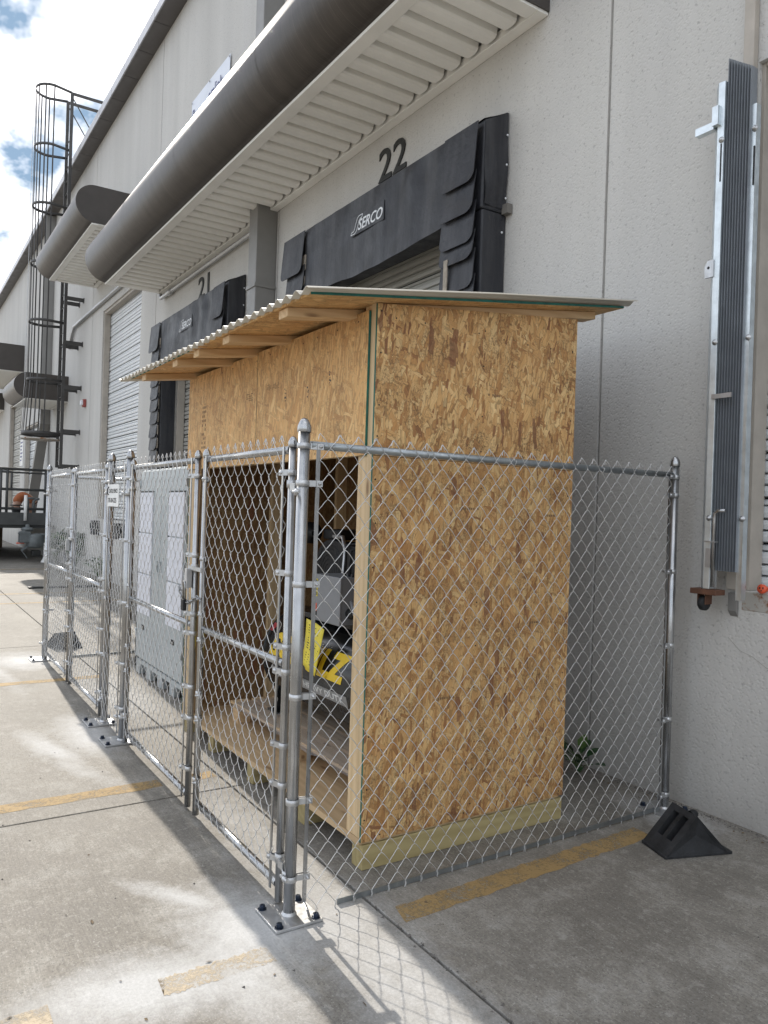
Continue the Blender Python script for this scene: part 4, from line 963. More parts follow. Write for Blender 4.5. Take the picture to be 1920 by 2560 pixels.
obj('hose', MB().tube([(-3.62, ty - .24, 1.10), (-3.55, ty - .26, 1.04), (-3.46, ty - .24, .99), (-3.36, ty - .20, .985)], .011, 8), MGREY, cmp_)
# motor starter box with stickers
bx = obj('switch_box', MB().box(-3.985, -3.66, 2.105, 2.30, .965, 1.225).box(-3.99, -3.975, 2.09, 2.104, .96, 1.23), MGREY, cmp_, bev=.006)
obj('box_lid', MB().box(-3.988, -3.655, 2.092, 2.104, .962, 1.228), MGREY, bx, bev=.003)
obj('sticker', MB().box(-3.945, -3.915, 2.0895, 2.0915, 1.10, 1.20), MTAG, bx); obj('sticker', MB().box(-3.94, -3.92, 2.0885, 2.0894, 1.105, 1.125).box(-3.94, -3.92, 2.0885, 2.0894, 1.165, 1.195), MINK, bx)
tri = MB(); tri.add([(-3.942, 2.0884, 1.133), (-3.918, 2.0884, 1.133), (-3.93, 2.0884, 1.157)], [(0, 1, 2)]); obj('warning_triangle', tri, MINK, bx)
obj('sticker', MB().box(-3.945, -3.92, 2.0895, 2.0915, 1.015, 1.06), MORA, bx); obj('sticker', MB().box(-3.945, -3.92, 2.0895, 2.0915, .985, 1.014), MINK, bx)
obj('knockout', MB().lathe((-3.75, 2.0915, 1.15), (0, -1, 0), [(.024, 0), (.026, .001), (.028, 0)], 20), MGREY, bx); obj('cable_gland', MB().lathe((-3.66, 2.16, 1.03), (1, 0, 0), [(.03, 0), (.03, .03), (.02, .05), (0, .05)], 12), MBLK, bx)
# hanging yellow warning sheet
tg = thing('warning_tag', (-3.93, 2.05, .8), 'curled yellow warning sheet hanging below the grey switch box', 'tag')
W0 = []
mb = MB(); nr, nc = 10, 6
def tagpt(u, v, d=0.0):
    x = -3.985 + .215 * u - .055 * v + .015 * math.sin(2 * v); z = .965 - .265 * v - .035 * u
    y = 2.062 + .012 * math.sin(3 * u + 2 * v) - .015 * v + d; return (x, y, z)
for j in range(nr + 1):
    for i in range(nc + 1): W0.append(tagpt(i / nc, j / nr))
mb.add(W0, [(j * (nc + 1) + i, j * (nc + 1) + i + 1, (j + 1) * (nc + 1) + i + 1, (j + 1) * (nc + 1) + i) for j in range(nr) for i in range(nc)], 0, True)
so = obj('tag_sheet', mb, MTAG, tg).modifiers.new('Solidify', 'SOLIDIFY'); so.thickness = .0012
mb = MB(); rd = random.Random(4)
for k in range(15):
    if k in (4, 10): continue
    v = .10 + .055 * k; u1 = rd.uniform(.6, .92)
    q = [tagpt(.08 + (u1 - .08) * i / 4, v + dv, -.0012) for dv in (0, .022) for i in range(5)]
    mb.add(q, [(i, i + 1, 6 + i, 5 + i) for i in range(4)])
obj('print', mb, MINK, tg)

# ------------------------------------------------------------------ chain link fence
FX, FY = -2.71, 1.366
def chain_mesh(o, u, nrm, L, z0, z1, barb_top=True, barb_bot=True, r=.0016, dep=.0055, seed=1):
    rd = random.Random(seed)
    """woven zigzag wires: each wire leans forward on the way up and back on the way down and hooks its neighbour"""
    o, u, nrm = Vector(o), Vector(u), Vector(nrm); cw, ch = .0433, .0505; mb = MB()
    n = int(L / cw); rows = int((z1 - z0) / ch)
    for i in range(n):
        pts = []
        for k in range(rows + 1):
            left = ((k + i) % 2 == 0); c = i if left else i + 1; z = z1 - k * ch
            wob = .0016 * math.sin(.9 * k + i * 1.7) + rd.uniform(-.0012, .0012)
            bulge = nrm * (.007 * math.sin(2.1 * i * cw + .7 + seed) * math.sin(2.7 * z + seed) + .004 * math.sin(6.3 * i * cw + 4.1 * z))
            pu = c * cw + (.0022 if left else -.0022) * -1
            pts.append(o + u * (pu + wob) + Vector((0, 0, z)) + bulge)
            if k < rows:
                c2 = i + 1 if left else i; f = 1 if left else -1
                for q in (.16, .5, .84):
                    bow = .0035 * math.sin(PI * q) * (1 if left else -1)
                    pts.append(o + u * ((c + (c2 - c) * q) * cw + wob) + nrm * (dep * f * (1.0 if q == .5 else .9)) + bulge + Vector((0, 0, z - ch * q + bow)))
        if barb_top:
            a0 = pts[0]; sgn = 1 if (i % 2 == 0) else -1
            pts = [a0 + u * (-.010 * sgn) + Vector((0, 0, -.020)) + nrm * .004 * sgn, a0 + u * (-.004 * sgn) + Vector((0, 0, .0)), a0 + Vector((0, 0, .006)) + u * .001 * sgn, a0 + u * .005 * sgn + Vector((0, 0, -.001))] + pts[1:]
        if barb_bot:
            e = pts[-1]; pts += [e + Vector((0, 0, -.010)) + u * .003, e + Vector((0, 0, -.018)) - u * .002 + nrm * .002, e + Vector((0, 0, -.026)) + u * rd.uniform(-.004, .004)]
        mb.tube(pts, r, 5, 0, False, True)
    return mb
def dome(mb, x, y, z, r, h=.035):
    mb.lathe((x, y, z), (0, 0, 1), [(r + .0025, -.022), (r + .0035, -.020), (r + .0035, .0), (r * .93, h * .42), (r * .66, h * .78), (r * .3, h * .97), (0, h)], 18)
fen = thing('chain_link_fence', (FX, FY, 0), 'new galvanised chain link fence enclosure round the shed and grey cabinet', 'fence')
posts = [(FX, FY), (FX, 3.655), (-5.27, FY), (-5.775, FY), (-8.33, FY), (-8.33, 3.655)]
for i, (x, y) in enumerate(posts):
    p = obj('fence_post', MB().tube([(x, y, .012), (x, y, 1.93)], .024, 20), MGALV, fen)
    mb = MB(); dome(mb, x, y, 1.922, .024, .034); obj('post_cap', mb, MGALV, p)
    oy = -.03 if i in (2, 3, 4) else 0.0
    pl_ = obj('base_plate', MB().box(x - .10, x + .10, y - .10 + oy, y + .10 + oy, .002, .013).lathe((x, y, .013), (0, 0, 1), [(.031, 0), (.026, .008), (.024, .010)], 18), MBAND, p, bev=.002)
    for sx_ in (-1, 1):
        for sy_ in (-1, 1):
            bx_, by_ = x + sx_ * .078, y + oy + sy_ * .078
            obj('anchor_bolt', MB().lathe((bx_, by_, .0135), (0, 0, 1), [(.017, 0), (.017, .003), (0, .003)], 12, 0, False).lathe((bx_, by_, .0168), (0, 0, 1), [(.0125, 0), (.0125, .012), (.010, .014), (0, .014)], 6, 0, False), MBOLT, p)
def tube_part(name, a, b, r, mat, par, n=14): return obj(name, MB().tube([a, b], r, n), mat, par)
tube_part('top_rail', (FX, FY + .03, 1.851), (FX, 3.63, 1.851), .0165, MGALV_D, fen); tube_part('top_rail', (-5.745, FY, 1.834), (-5.30, FY, 1.834), .0165, MGALV, fen); tube_part('top_rail', (-8.33, FY + .03, 1.846), (-8.33, 3.63, 1.846), .0165, MGALV, fen)
def stuffy(name, mb, par): o = obj(name, mb, MWIRE, par); o['kind'] = 'stuff'; return o
stuffy('chain_link_mesh', chain_mesh((FX + .020, FY + .062, 0), (0, 1, 0), (1, 0, 0), 2.20, .02, 1.893), fen)
stuffy('chain_link_mesh', chain_mesh((-5.74, FY - .02, 0), (1, 0, 0), (0, -1, 0), .44, .03, 1.885), fen)
stuffy('chain_link_mesh', chain_mesh((-8.33, FY + .06, 0), (0, 1, 0), (1, 0, 0), 2.20, .02, 1.893), fen)
# flat tension bars and bottom bar
obj('tension_bar', MB().box(FX + .012, FX + .017, FY + .050, FY + .066, .05, 1.86).bar((FX + .0145, FY + .058, .05), (FX + .0145, FY + .075, .012), .005, .016, (1, 0, 0)), MGALV, fen); obj('tension_bar', MB().box(FX + .012, FX + .017, 3.588, 3.604, .03, 1.86), MGALV, fen)
obj('bottom_bar', MB().bar((FX + .012, 1.575, .012), (FX + .012, 3.60, .022), .005, .022), MGALV_D, fen); obj('bottom_bar', MB().bar((-8.33, 1.575, .012), (-8.33, 3.60, .022), .005, .022), MGALV_D, fen)
for x in (-5.735, -5.31): obj('tension_bar', MB().box(x - .008, x + .008, FY - .028, FY - .023, .05, 1.86), MGALV, fen)
def band(x, y, z, r, d, par, mat=MBAND, ln=.052, h=.024):
    """pressed ring round a pipe with a tab and a carriage bolt"""
    mb = MB(); d = Vector(d).normalized(); s = Vector((-d.y, d.x, 0))
    mb.lathe((x, y, z - h / 2), (0, 0, 1), [(r + .0005, 0), (r + .003, .001), (r + .003, h - .001), (r + .0005, h)], 18)
    c = Vector((x, y, z)) + d * (r + ln / 2)
    mb.obox(c + s * r * .55, d * ln / 2, s * .0016, Vector((0, 0, h / 2))); mb.obox(c - s * r * .15, d * ln / 2, s * .0016, Vector((0, 0, h / 2)))
    e = Vector((x, y, z)) + d * (r + ln - .012)
    mb.lathe(e + s * (r * .55 + .0016), s, [(.0085, 0), (.0075, .004), (.003, .006), (0, .006)], 10); mb.lathe(e - s * (r * .15 + .0016), -s, [(.007, 0), (.007, .006), (.004, .0065), (.004, .018), (0, .018)], 8)
    return obj('tension_band', mb, mat, par)
for z in (1.846, 1.70, 1.303, .862, .45, .15): band(FX, FY, z, .024, (.22, 1, 0), fen, ln=.056)
for z in (1.84, 1.739, 1.32, .912, .505, .09): band(FX, 3.655, z, .024, (.22, -1, 0), fen, ln=.056)
for z in (1.75, 1.33, .91, .5, .2):
    band(-5.775, FY, z, .024, (1, -.4, 0), fen); band(-5.27, FY, z + .02, .024, (-1, -.4, 0), fen)
for z in (1.7, 1.1, .5): band(-8.33, FY, z, .024, (0, 1, 0), fen)
for y, z in ((1.95, 1.851), (2.45, 1.851), (3.05, 1.851)):
    obj('tie_wire', MB().tube([(FX + .024 * math.cos(a), y + .010 * a / 6.3, z + .021 * math.sin(a)) for a in [k * .55 for k in range(13)]], .0016, 5), MWIRE, fen)

def gate(x0, x1, label, hinge):
    """one leaf: x0..x1 between stile centres"""
    t = thing('gate_leaf', ((x0 + x1) / 2, FY, 0), label, 'gate', 'chain link gate leaves'); r = .0165
    for x in (x0, x1):
        s = obj('stile', MB().tube([(x, FY, .02), (x, FY, 1.872)], r, 16), MGALV, t)
        mb = MB(); dome(mb, x, FY, 1.868, r, .022); obj('stile_cap', mb, MGALV, s)
    for z, nm in ((1.836, 'top_rail'), (.972, 'mid_rail'), (.085, 'bottom_rail')):
        tube_part(nm, (x0 + r, FY, z), (x1 - r, FY, z), r, MGALV, t)
    stuffy('chain_link_mesh', chain_mesh((x0 + .045, FY - .012, 0), (1, 0, 0), (0, -1, 0), x1 - x0 - .085, .07, 1.89, True, False, seed=int(-x0 * 10)), t)
    for x in (x0 + .045, x1 - .045): obj('tension_bar', MB().box(x - .007, x + .007, FY - .022, FY - .017, .06, 1.85), MGALV, t)
    for x, d in ((x0, 1), (x1, -1)):
        for z in (1.745, 1.345, 1.04, .93, .65, .50, .20): band(x, FY, z + random.uniform(-.02, .02), r, (d, -.35, 0), t, ln=.05)
    for z in (1.665, .165):
        xh, px_ = (x0, x0 - .085) if hinge == 'L' else (x1, x1 + .085)
        mb = MB(); sgn = -1 if hinge == 'L' else 1
        mb.lathe((px_, FY, z - .014), (0, 0, 1), [(.0245, 0), (.0285, 0), (.0285, .028), (.0245, .028)], 18); mb.lathe((xh, FY, z + .018), (0, 0, 1), [(.017, 0), (.021, 0), (.021, .03), (.017, .03)], 16)
        mb.box(min(xh, px_) + .022, max(xh, px_) - .02, FY - .02, FY - .012, z + .005, z + .035)
        mb.tube([(px_ + sgn * .0 , FY - .036, z), (px_ + sgn * .055, FY - .036, z)], .006, 8); mb.lathe((px_ + sgn * .035, FY - .036, z), (1, 0, 0), [(.011, -.005), (.011, .005), (0, .005)], 6)
        obj('hinge', mb, MBAND, t)
    return t
g1 = gate(-3.80, -2.805, 'chain link gate leaf nearest the corner post, in front of the compressor', 'R')
g2 = gate(-5.185, -3.925, 'chain link gate leaf in front of the grey cabinet', 'L')
g3 = gate(-7.03, -5.90, 'chain link gate leaf just beyond the white fence sign', 'R')
g4 = gate(-8.245, -7.13, 'farthest chain link gate leaf, narrow at the left end of the fence', 'L')
# fork latch and chain on each gate pair
def latch(xa, xb, z, par):
    mb = MB(); mb.lathe((xa, FY, z - .02), (0, 0, 1), [(.0165, 0), (.021, 0), (.021, .04), (.0165, .04)], 14); mb.box(xa - .02, xb + .05, FY - .032, FY - .022, z - .006, z + .014); mb.box(xa - .015, xa + .02, FY - .05, FY - .022, z - .10, z + .0)
    obj('fork_latch', mb, MBAND, par)
latch(-3.925, -3.80, 1.27, g2); latch(-7.13, -7.03, 1.27, g4)
def chain(xa, z, label):
    c = thing('lock_chain', (xa, FY, z), label, 'chain', 'lock chains on the gates'); path = []
    for k in range(15):
        u = k / 14; path.append(Vector((xa - .10 + .33 * u, FY - .048 - .008 * math.sin(PI * u), z + .03 - .075 * math.sin(PI * min(1, u * 1.15)) * .7 - .03 * u)))
    for i in range(14):
        a, b = path[i], path[i + 1]; d = (b - a).normalized(); cc = (a + b) / 2; s = Vector((0, 0, 1)).cross(d).normalized(); w = s if i % 2 else d.cross(s).normalized()
        pts = []
        for k in range(12):
            th = 2 * PI * k / 12; pts.append(cc + d * .018 * math.cos(th) + w * .0095 * math.sin(th))
        obj('chain_link', MB().tube(pts, .0034, 6, 0, False, True, True), MCHAIN, c)
    return c
chain(-3.93, 1.135, 'steel chain round the nearer gate stiles, with a padlock beside it'); chain(-7.10, 1.12, 'steel chain on the farther pair of gates')
pk = thing('padlock', (-3.87, FY - .05, 1.1), 'steel padlock hanging from the nearer gate latch', 'padlock')
obj('lock_body', MB().box(-3.915, -3.875, FY - .075, FY - .055, 1.055, 1.115), MIRON, pk, bev=.004); obj('shackle', MB().tube([(-3.908, FY - .065, 1.11), (-3.908, FY - .065, 1.19), (-3.902, FY - .065, 1.205), (-3.888, FY - .065, 1.205), (-3.882, FY - .065, 1.19), (-3.882, FY - .065, 1.11)], .005, 8), MGALV, pk)
sg = thing('fence_sign', (-5.58, FY - .03, 1.65), 'white fence company sign wired between two posts', 'sign')
obj('sign_plate', MB().box(-5.742, -5.425, FY - .034, FY - .031, 1.572, 1.728), MWHITE, sg, bev=.001)
obj('lettering', onwall(text('CASTLE FENCE', .040, .0003, 0, .0008, 'LEFT', .92, 1.0), -5.70, FY - .0345, 1.668), MINK, sg)
obj('lettering', onwall(text('770-304-2225', .046, .0003, 0, .0008, 'LEFT', .92, 1.0), -5.72, FY - .0345, 1.60), MINK, sg)
obj('mark', MB().tube([(-5.70, FY - .036, 1.71), (-5.725, FY - .036, 1.70), (-5.733, FY - .036, 1.68), (-5.722, FY - .036, 1.66), (-5.70, FY - .036, 1.655)], .004, 6), MINK, sg)

# ------------------------------------------------------------------ grey cabinet and hose coil behind the fence
cx0, cx1, cy0 = -7.42, -6.05, 2.02
cab = thing('equipment_cabinet', (-6.74, 2.4, 0), 'grey green steel cabinet with white filter panels behind the gate', 'cabinet')
obj('body', MB().box(cx0 + .012, cx1, cy0 + .03, 2.95, .14, 1.915), MCAB, cab, bev=.006); obj('gasket', MB().box(cx0 - .012, cx0 + .010, cy0 + .004, 2.9, .06, 1.87), MSLOT, cab)
wsec = (cx1 - cx0) / 8
for k in range(8):
    if k % 2 == 0: obj('skid_foot', MB().box(cx0 + .012 + wsec * k, cx0 + wsec * (k + 1) - .03, cy0 + .012, cy0 + .06, .005, .0995), MCAB, cab)
obj('skid_rail', MB().box(cx0 + .012, cx1, cy0 + .012, cy0 + .06, .10, .1395), MCAB, cab, bev=.002); obj('skid_rail', MB().box(cx0 + .012, cx1, 2.85, 2.93, .005, .139), MCAB, cab); obj('pocket_dark', MB().box(cx0 + .02, cx1 - .01, cy0 + .2, cy0 + .21, .004, .138), MSLOT, cab)
cm = (cx0 + cx1) / 2
for (a, b) in ((cx0 + .016, cm - .004), (cm + .004, cx1 - .004)):
    d = obj('door', MB().box(a, b, cy0 + .002, cy0 + .029, .16, 1.90), MCAB, cab, bev=.004)
    fa, fb_ = a + .03, a + .03 + (b - a) * .62
    if a > cm - .1: fa, fb_ = b - .03 - (b - a) * .60, b - .03
    zt_, h_ = 1.70, .365
    obj('filter_frame', MB().box(fa - .012, fa - .004, cy0 - .006, cy0 + .002, .60, 1.715).box(fa - .004, fb_ + .005, cy0 - .006, cy0 + .002, 1.706, 1.715), MSLOT, d)
    for r_ in range(3):
        for c_ in range(2):
            w_ = (fb_ - fa) / 2; z1_ = zt_ - r_ * (h_ + .012)
            obj('filter_panel', MB().box(fa + c_ * w_ + .003, fa + (c_ + 1) * w_ - .003, cy0 - .010, cy0 + .0015, z1_ - h_, z1_), MFILT, d, bev=.003)
    for zh in (.35, 1.05, 1.75): obj('hinge', MB().lathe((a + .004 if a < cm - .1 else b - .004, cy0 - .002, zh), (0, 0, 1), [(0, 0), (.008, 0), (.008, .07), (0, .07)], 8), MCAB, d)
    obj('latch', MB().box((b - .05) if a < cm - .1 else (a + .02), (b - .03) if a < cm - .1 else (a + .04), cy0 - .012, cy0 + .0018, 1.0, 1.10), MCAB, d)
    hx = (fa + fb_) / 2 - .02
    obj('pull_recess', MB().box(hx - .045, hx + .045, cy0 - .001, cy0 + .0018, .435, .475).box(hx - .04, hx + .04, cy0 - .004, cy0 - .001, .447, .456, 1), [MSLOT, MGALV], d)
hc = thing('hose_coil', (-6.6, 2.5, 1.92), 'black hose coiled on top of the grey cabinet', 'hose')
for k in range(4): obj('coil_turn', MB().tube([(-6.35 + .26 * math.cos(a), 2.32 + .20 * math.sin(a), 1.94 + .032 * k + .008 * math.sin(3 * a + k)) for a in [2 * PI * q / 28 for q in range(28)]], .017, 8, 0, False, True, True), MRUB, hc)
obj('hose_end', MB().tube([(-6.15, 2.20, 1.96), (-6.12, 2.18, 2.05), (-6.08, 2.18, 2.11), (-6.03, 2.19, 2.10), (-6.0, 2.20, 2.03), (-6.0, 2.22, 1.95)], .015, 8), MRUB, hc)

# ------------------------------------------------------------------ rubber wheel chocks
def chock(A, B, Cc, Hh, label):
    """A-B the low front edge, B-C the side; ridge halfway along the sides"""
    A, B, Cc = Vector((*A, .003)), Vector((*B, .003)), Vector((*Cc, .003)); D = A + (Cc - B); up = Vector((0, 0, Hh))
    t = thing('wheel_chock', tuple((A + Cc) / 2), label, 'wheel chock', 'black rubber wheel chocks')
    R1 = A * .52 + D * .48 + up; R2 = B * .52 + Cc * .48 + up
    lip = Vector((0, 0, .012))
    e = (B - A); fwd = (R1 - A) ; mb = MB()
    # slotted front slope built from strips, concave ends
    def S(u, v, dn=0.0): return A + e * u + fwd * v - Vector((0, 0, dn))
    us = [0, .22, .44, .58, .80, 1.0]; vs_ = [0, .34, .88, 1.0]
    for i in range(5):
        for j in range(3):
            q = [S(us[i], vs_[j]), S(us[i + 1], vs_[j]), S(us[i + 1], vs_[j + 1]), S(us[i], vs_[j + 1])]
            if i in (1, 3) and j == 1:
                nrm = e.cross(fwd).normalized() * -.035; p = [x + nrm for x in q]
                mb.add(q + p, [(0, 1, 5, 4), (1, 2, 6, 5), (2, 3, 7, 6), (3, 0, 4, 7)], 0); mb.add(p, [(0, 1, 2, 3)], 1)
            else: mb.add(q, [(0, 1, 2, 3)])
    bk = (D - R1)
    for k in range(4):
        a0, a1 = k / 4, (k + 1) / 4
        def Bk(u, v): return R1 + (R2 - R1) * u + bk * v - Vector((0, 0, .020 * math.sin(PI * v)))
        mb.add([Bk(0, a0), Bk(1, a0), Bk(1, a1), Bk(0, a1)], [(0, 1, 2, 3)])
    for (P0, P1, P2) in ((A, D, R1), (B, Cc, R2)):
        inset = (P1 + P0) / 2 * .5 + P2 * .5; cen = (A + Cc) / 2; inw = (cen - inset); inw.z = 0; inset = inset + inw.normalized() * .016
        mb.add([P0, P1, P2, inset], [(0, 1, 3), (1, 2, 3), (2, 0, 3)])
    obj('body', mb, [MRUB, MSLOT], t)
    obj('base_lip', MB().add([A - lip * .1, B - lip * .1, Cc + (Cc - B) * .05, D + (Cc - B) * .05] + [x + lip for x in (A - fwd.normalized() * .0, B, Cc + (Cc - B) * .05, D + (Cc - B) * .05)], [(0, 1, 5, 4), (1, 2, 6, 5), (2, 3, 7, 6), (3, 0, 4, 7), (4, 5, 6, 7)]), MRUB, t, bev=.003)
    kx = (R1 + R2) / 2 + (Cc - B) * .10 - Vector((0, 0, .03)); obj('eye_knob', MB().lathe(kx, (Cc - B) + Vector((0, 0, .1)), [(.022, 0), (.022, .02), (.014, .032), (0, .034)], 12), MRUB, t)
    return t
chock((-2.485, 3.185), (-2.30, 3.125), (-2.185, 3.455), .19, 'black rubber wheel chock by the wall at the right end of the yellow line')
chock((-8.82, 1.84), (-8.75, 1.62), (-9.12, 1.50), .16, 'black rubber wheel chock on the ground beyond the far gate')

# ------------------------------------------------------------------ plants
def weed(name, x, y, n, h, label, mat, spread=.14, lw=.05, seed=3):
    rd = random.Random(seed); t = thing(name, (x, y, 0), label, 'weed', 'weeds along the wall')
    st_ = MB(); lf = MB(); lf2 = MB()
    for k in range(n):
        a = rd.uniform(0, 6.28); rr = rd.uniform(.3, 1) * spread; tip = Vector((x + rr * math.cos(a), y + min(.10, rr * math.sin(a) * .8), h * rd.uniform(.45, 1)))
        mid = Vector((x + .4 * rr * math.cos(a), y + .3 * rr * math.sin(a), tip.z * .75))
        st_.tube([(x, y, 0), mid, tip], .0025, 5)
        d = (tip - mid).normalized(); s = d.cross(Vector((0, 0, 1))); s = s.normalized() if s.length > .01 else Vector((1, 0, 0)); L_ = rd.uniform(1.2, 2.0) * lw; w_ = lw * rd.uniform(.35, .6)
        up = s.cross(d).normalized(); pts = []
        for q, wq, dr in ((0, 0, 0), (.25, .8, .1), (.55, 1, .05), (.8, .6, -.15), (1.05, 0, -.4)):
            c = tip + d * L_ * q + up * L_ * dr * .5; pts += [c - s * w_ * wq, c + up * -.1 * w_ * wq, c + s * w_ * wq]
        (lf if rd.random() < .75 else lf2).add(pts, [(i * 3 + j, i * 3 + j + 1, i * 3 + j + 4, i * 3 + j + 3) for i in range(4) for j in range(2)], 0, True)
    obj('stem', st_, MLEAF2, t); obj('leaves', lf, mat, t)
    if lf2.v: obj('young_leaves', lf2, MLEAF2, t)
    return t
weed('weed', -3.34, 3.66, 18, .16, 'leafy green weed growing in the corner between shed and wall', MLEAF, .12, .065, 3)
weed('weed', -18.9, 3.7, 60, .75, 'dark bushy weed by the wall seen through the far gate', MLEAF, .40, .13, 5)
weed('weed', -16.6, 3.72, 40, .40, 'low weed patch at the wall foot under the tall white door', MLEAF, .5, .10, 8)
weed('weed', -20.7, 3.6, 60, .7, 'tall dark weed clump behind the farthest gate leaf', MLEAF, .28, .12, 11)

# ------------------------------------------------------------------ loading platform, worker and gas meter at the far left
RX = -22.0
pf = thing('loading_platform', (RX, 2.6, 0), 'dark steel loading platform with pipe railings at the far left', 'platform')
obj('edge_beam', MB().box(RX - .12, RX, -3.0, 3.56, .93, 1.26), MSTEEL, pf, bev=.01); obj('deck', MB().box(RX - 6.5, RX - .121, -3.0, 3.78, .85, .935), MSTEEL, pf)
for z, r in ((2.39, .035), (2.30, .022), (1.86, .035), (1.36, .035)): obj('rail', MB().tube([(RX - .05, -3, z), (RX - .05, 3.56, z)], r, 8), MSTEEL, pf)
for y in (-.4, 1.1, 2.6, 2.45 - .0, 3.52): obj('baluster', MB().tube([(RX - .05, y, 1.26), (RX - .05, y, 2.40)], .035, 8), MSTEEL, pf)
obj('stair_handrail', MB().tube([(RX - 1.6, 2.2, 1.87), (RX - .9, 2.72, 1.87), (RX - .85, 2.80, 1.91), (RX - .85, 2.80, 2.33), (RX - .95, 2.72, 2.36), (RX - 1.6, 2.2, 2.36)], .028, 8), MSTEEL, pf)
obj('support_wall', MB().box(RX - 6.4, RX - 5.9, -3.0, 3.2, 0.0, .849), MCONB, pf)
# worker bending over behind the railing
PZ = -.34
per = thing('person', (-22.75, 2.98, .935), 'person in a rust orange shirt bending over behind the platform railing', 'person')
def skin(name, verts, edges_, mat, par, sub=2):
    me = bpy.data.meshes.new(name); org = Vector(ORG[root_of(par).name])
    me.from_pydata([Vector(v[:3]) + Vector((0, 0, PZ)) - org for v in verts], edges_, [])
    o = bpy.data.objects.new(name, me); COL.objects.link(o); o.parent = par; me.materials.append(mat)
    sk = o.modifiers.new('Skin', 'SKIN'); sk.use_smooth_shade = True
    if not me.skin_vertices: me.skin_vertices.new()
    for i, v in enumerate(verts): me.skin_vertices[0].data[i].radius = (v[3], v[4] if len(v) > 4 else v[3]); 
    me.skin_vertices[0].data[0].use_root = True
    ss = o.modifiers.new('Subsurf', 'SUBSURF'); ss.levels = sub; ss.render_levels = sub
    return o
P = (-22.75, 2.92)
hx, hy = P
# body: hips at 0, spine arches toward +Y and down, head hanging; legs straight
bv = [(hx, hy, 2.13 - .32, .15, .12), (hx, hy + .05, 1.97, .15, .12), (hx, hy + .17, 2.06, .16, .13), (hx, hy + .30, 2.04, .12, .11), (hx, hy + .38, 1.97, .055), (hx, hy + .44, 1.89, .085, .10), (hx, hy + .47, 1.80, .07, .085),
      (hx - .10, hy - .01, 1.74, .085), (hx - .11, hy + .02, 1.52, .062), (hx - .11, hy - .01, 1.30, .045), (hx - .11, hy + .12, 1.28, .038),
      (hx + .10, hy - .01, 1.74, .085), (hx + .11, hy + .02, 1.52, .062), (hx + .11, hy - .01, 1.30, .045), (hx + .11, hy + .12, 1.28, .038),
      (hx - .20, hy + .28, 1.99, .05), (hx - .24, hy + .32, 1.76, .036), (hx - .18, hy + .40, 1.56, .030), (hx - .17, hy + .42, 1.47, .032),
      (hx + .20, hy + .28, 1.99, .05), (hx + .24, hy + .32, 1.76, .036), (hx + .18, hy + .40, 1.56, .030), (hx + .17, hy + .42, 1.47, .032)]
be = [(0, 1), (1, 2), (2, 3), (3, 4), (4, 5), (5, 6), (0, 7), (7, 8), (8, 9), (9, 10), (0, 11), (11, 12), (12, 13), (13, 14), (3, 15), (15, 16), (16, 17), (17, 18), (3, 19), (19, 20), (20, 21), (21, 22)]
skin('body', bv, be, MSKIN, per)
skin('shirt', [(hx, hy + .0, 1.80, .175, .14), (hx, hy + .05, 1.97, .175, .14), (hx, hy + .17, 2.065, .185, .15), (hx, hy + .29, 2.04, .15, .13), (hx - .20, hy + .285, 1.99, .075), (hx - .235, hy + .31, 1.83, .06), (hx + .20, hy + .285, 1.99, .075), (hx + .235, hy + .31, 1.83, .06)], [(0, 1), (1, 2), (2, 3), (3, 4), (4, 5), (3, 6), (6, 7)], MSHIRT, per)
skin('trousers', [(hx, hy, 1.79, .165, .135), (hx, hy, 1.72, .16, .13), (hx - .10, hy, 1.62, .10), (hx - .11, hy + .02, 1.50, .08), (hx - .11, hy, 1.33, .065), (hx + .10, hy, 1.62, .10), (hx + .11, hy + .02, 1.50, .08), (hx + .11, hy, 1.33, .065)], [(0, 1), (1, 2), (2, 3), (3, 4), (1, 5), (5, 6), (6, 7)], MPANT, per)
obj('belt', MB().tube([(hx + .172 * math.cos(a), hy + .14 * math.sin(a), 1.785 + PZ) for a in [2 * PI * k / 20 for k in range(20)]], .02, 6, 0, False, True, True), MBLK, per)
skin('hair', [(hx, hy + .455, 1.87, .092, .105), (hx, hy + .485, 1.83, .085, .10)], [(0, 1)], MHAIR, per)
pp = obj('guard_post', MB().tube([(RX + .05, 3.04, 1.05), (RX + .05, 3.04, 1.72)], .04, 10), MWHITE, loc=(RX + .05, 3.04, 1.05)); pp.parent = None
tag(pp, 'short white post standing at the platform edge beside the bending worker', 'post')
gm_ = thing('gas_meter', (-22.5, 3.3, 0), 'grey gas meter and pipes standing under the platform by the wall', 'gas meter')
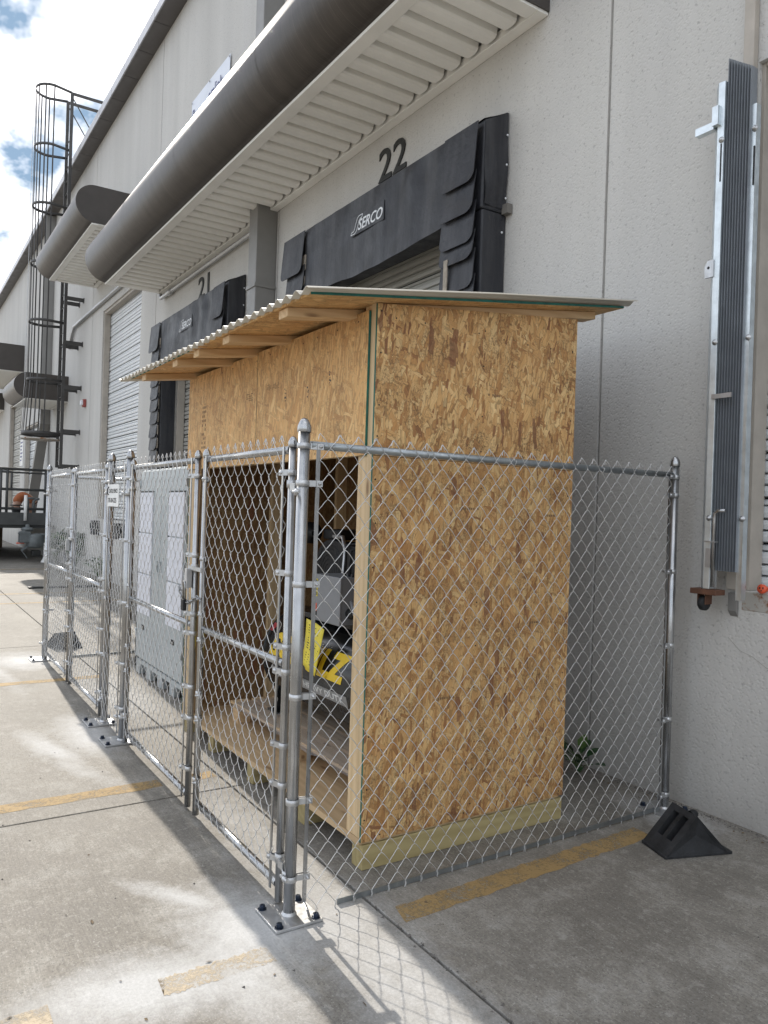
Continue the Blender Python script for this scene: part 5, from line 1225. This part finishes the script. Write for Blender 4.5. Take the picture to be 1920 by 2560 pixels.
obj('meter_body', MB().lathe((-21.6, 3.25, .36), (0, 0, 1), [(0, 0), (.20, .02), (.22, .06), (.22, .30), (.19, .36), (0, .38)], 20).box(-21.75, -21.45, 2.86, 3.12, .50, .78), MMETER, gm_, bev=.015)
obj('regulator', MB().lathe((-21.6, 3.05, .80), (0, 0, 1), [(0, 0), (.13, .01), (.15, .04), (.13, .08), (.05, .10), (.05, .16), (0, .17)], 16), MMETER, gm_)
obj('pipe', MB().tube([(-21.5, 2.83, .72), (-21.5, 2.92, .78), (-21.5, 3.1, .78)], .035, 8).tube([(-21.45, 3.1, .64), (-21.45, 3.2, .70), (-21.45, 3.7, .72)], .035, 8).tube([(-21.45, 3.52, .10), (-21.45, 3.52, .95)], .045, 8), MMETER, gm_)
obj('stand_leg', MB().lathe((-21.45, 3.46, 0), (0, 0, 1), [(.10, 0), (.05, .10), (.035, .14), (.035, .5), (0, .5)], 10), MWHITE, gm_); obj('meter_base', MB().box(-21.72, -21.40, 3.16, 3.36, .16, .30), MBLK, gm_, bev=.02); obj('support_arm', MB().bar((-21.55, 2.92, .30), (-21.55, 3.05, .42), .05, .05).bar((-21.55, 2.92, .30), (-21.55, 3.06, .10), .02, .02), MMETER, gm_)
obj('valve_handle', MB().box(-21.62, -21.55, 2.80, 2.98, .47, .50), MORA, gm_)
ps = thing('pipe_stand', (-22.3, 3.2, .85), 'grey pipe elbows standing on the platform in front of the downspout', 'pipe')
obj('pipe', MB().tube([(RX - .3, 3.14, .936), (RX - .3, 3.14, 1.58), (RX - .3, 3.10, 1.62), (RX - .3, 3.04, 1.62)], .035, 8).tube([(RX - .3, 3.28, .936), (RX - .3, 3.28, 1.56), (RX - .3, 3.33, 1.62), (RX - .3, 3.42, 1.63)], .035, 8).tube([(RX - .3, 3.12, 1.64), (RX - .3, 3.32, 1.64)], .03, 8), MMETER, ps)
dp = obj('steel_strip', MB().box(-15.2, -15.05, 2.18, 3.6, .003, .03), MBLK, loc=(-15.1, 2.8, 0), bev=.006); tag(dp, 'thin black strip lying on the pavement beyond the far end of the fence', 'strip')
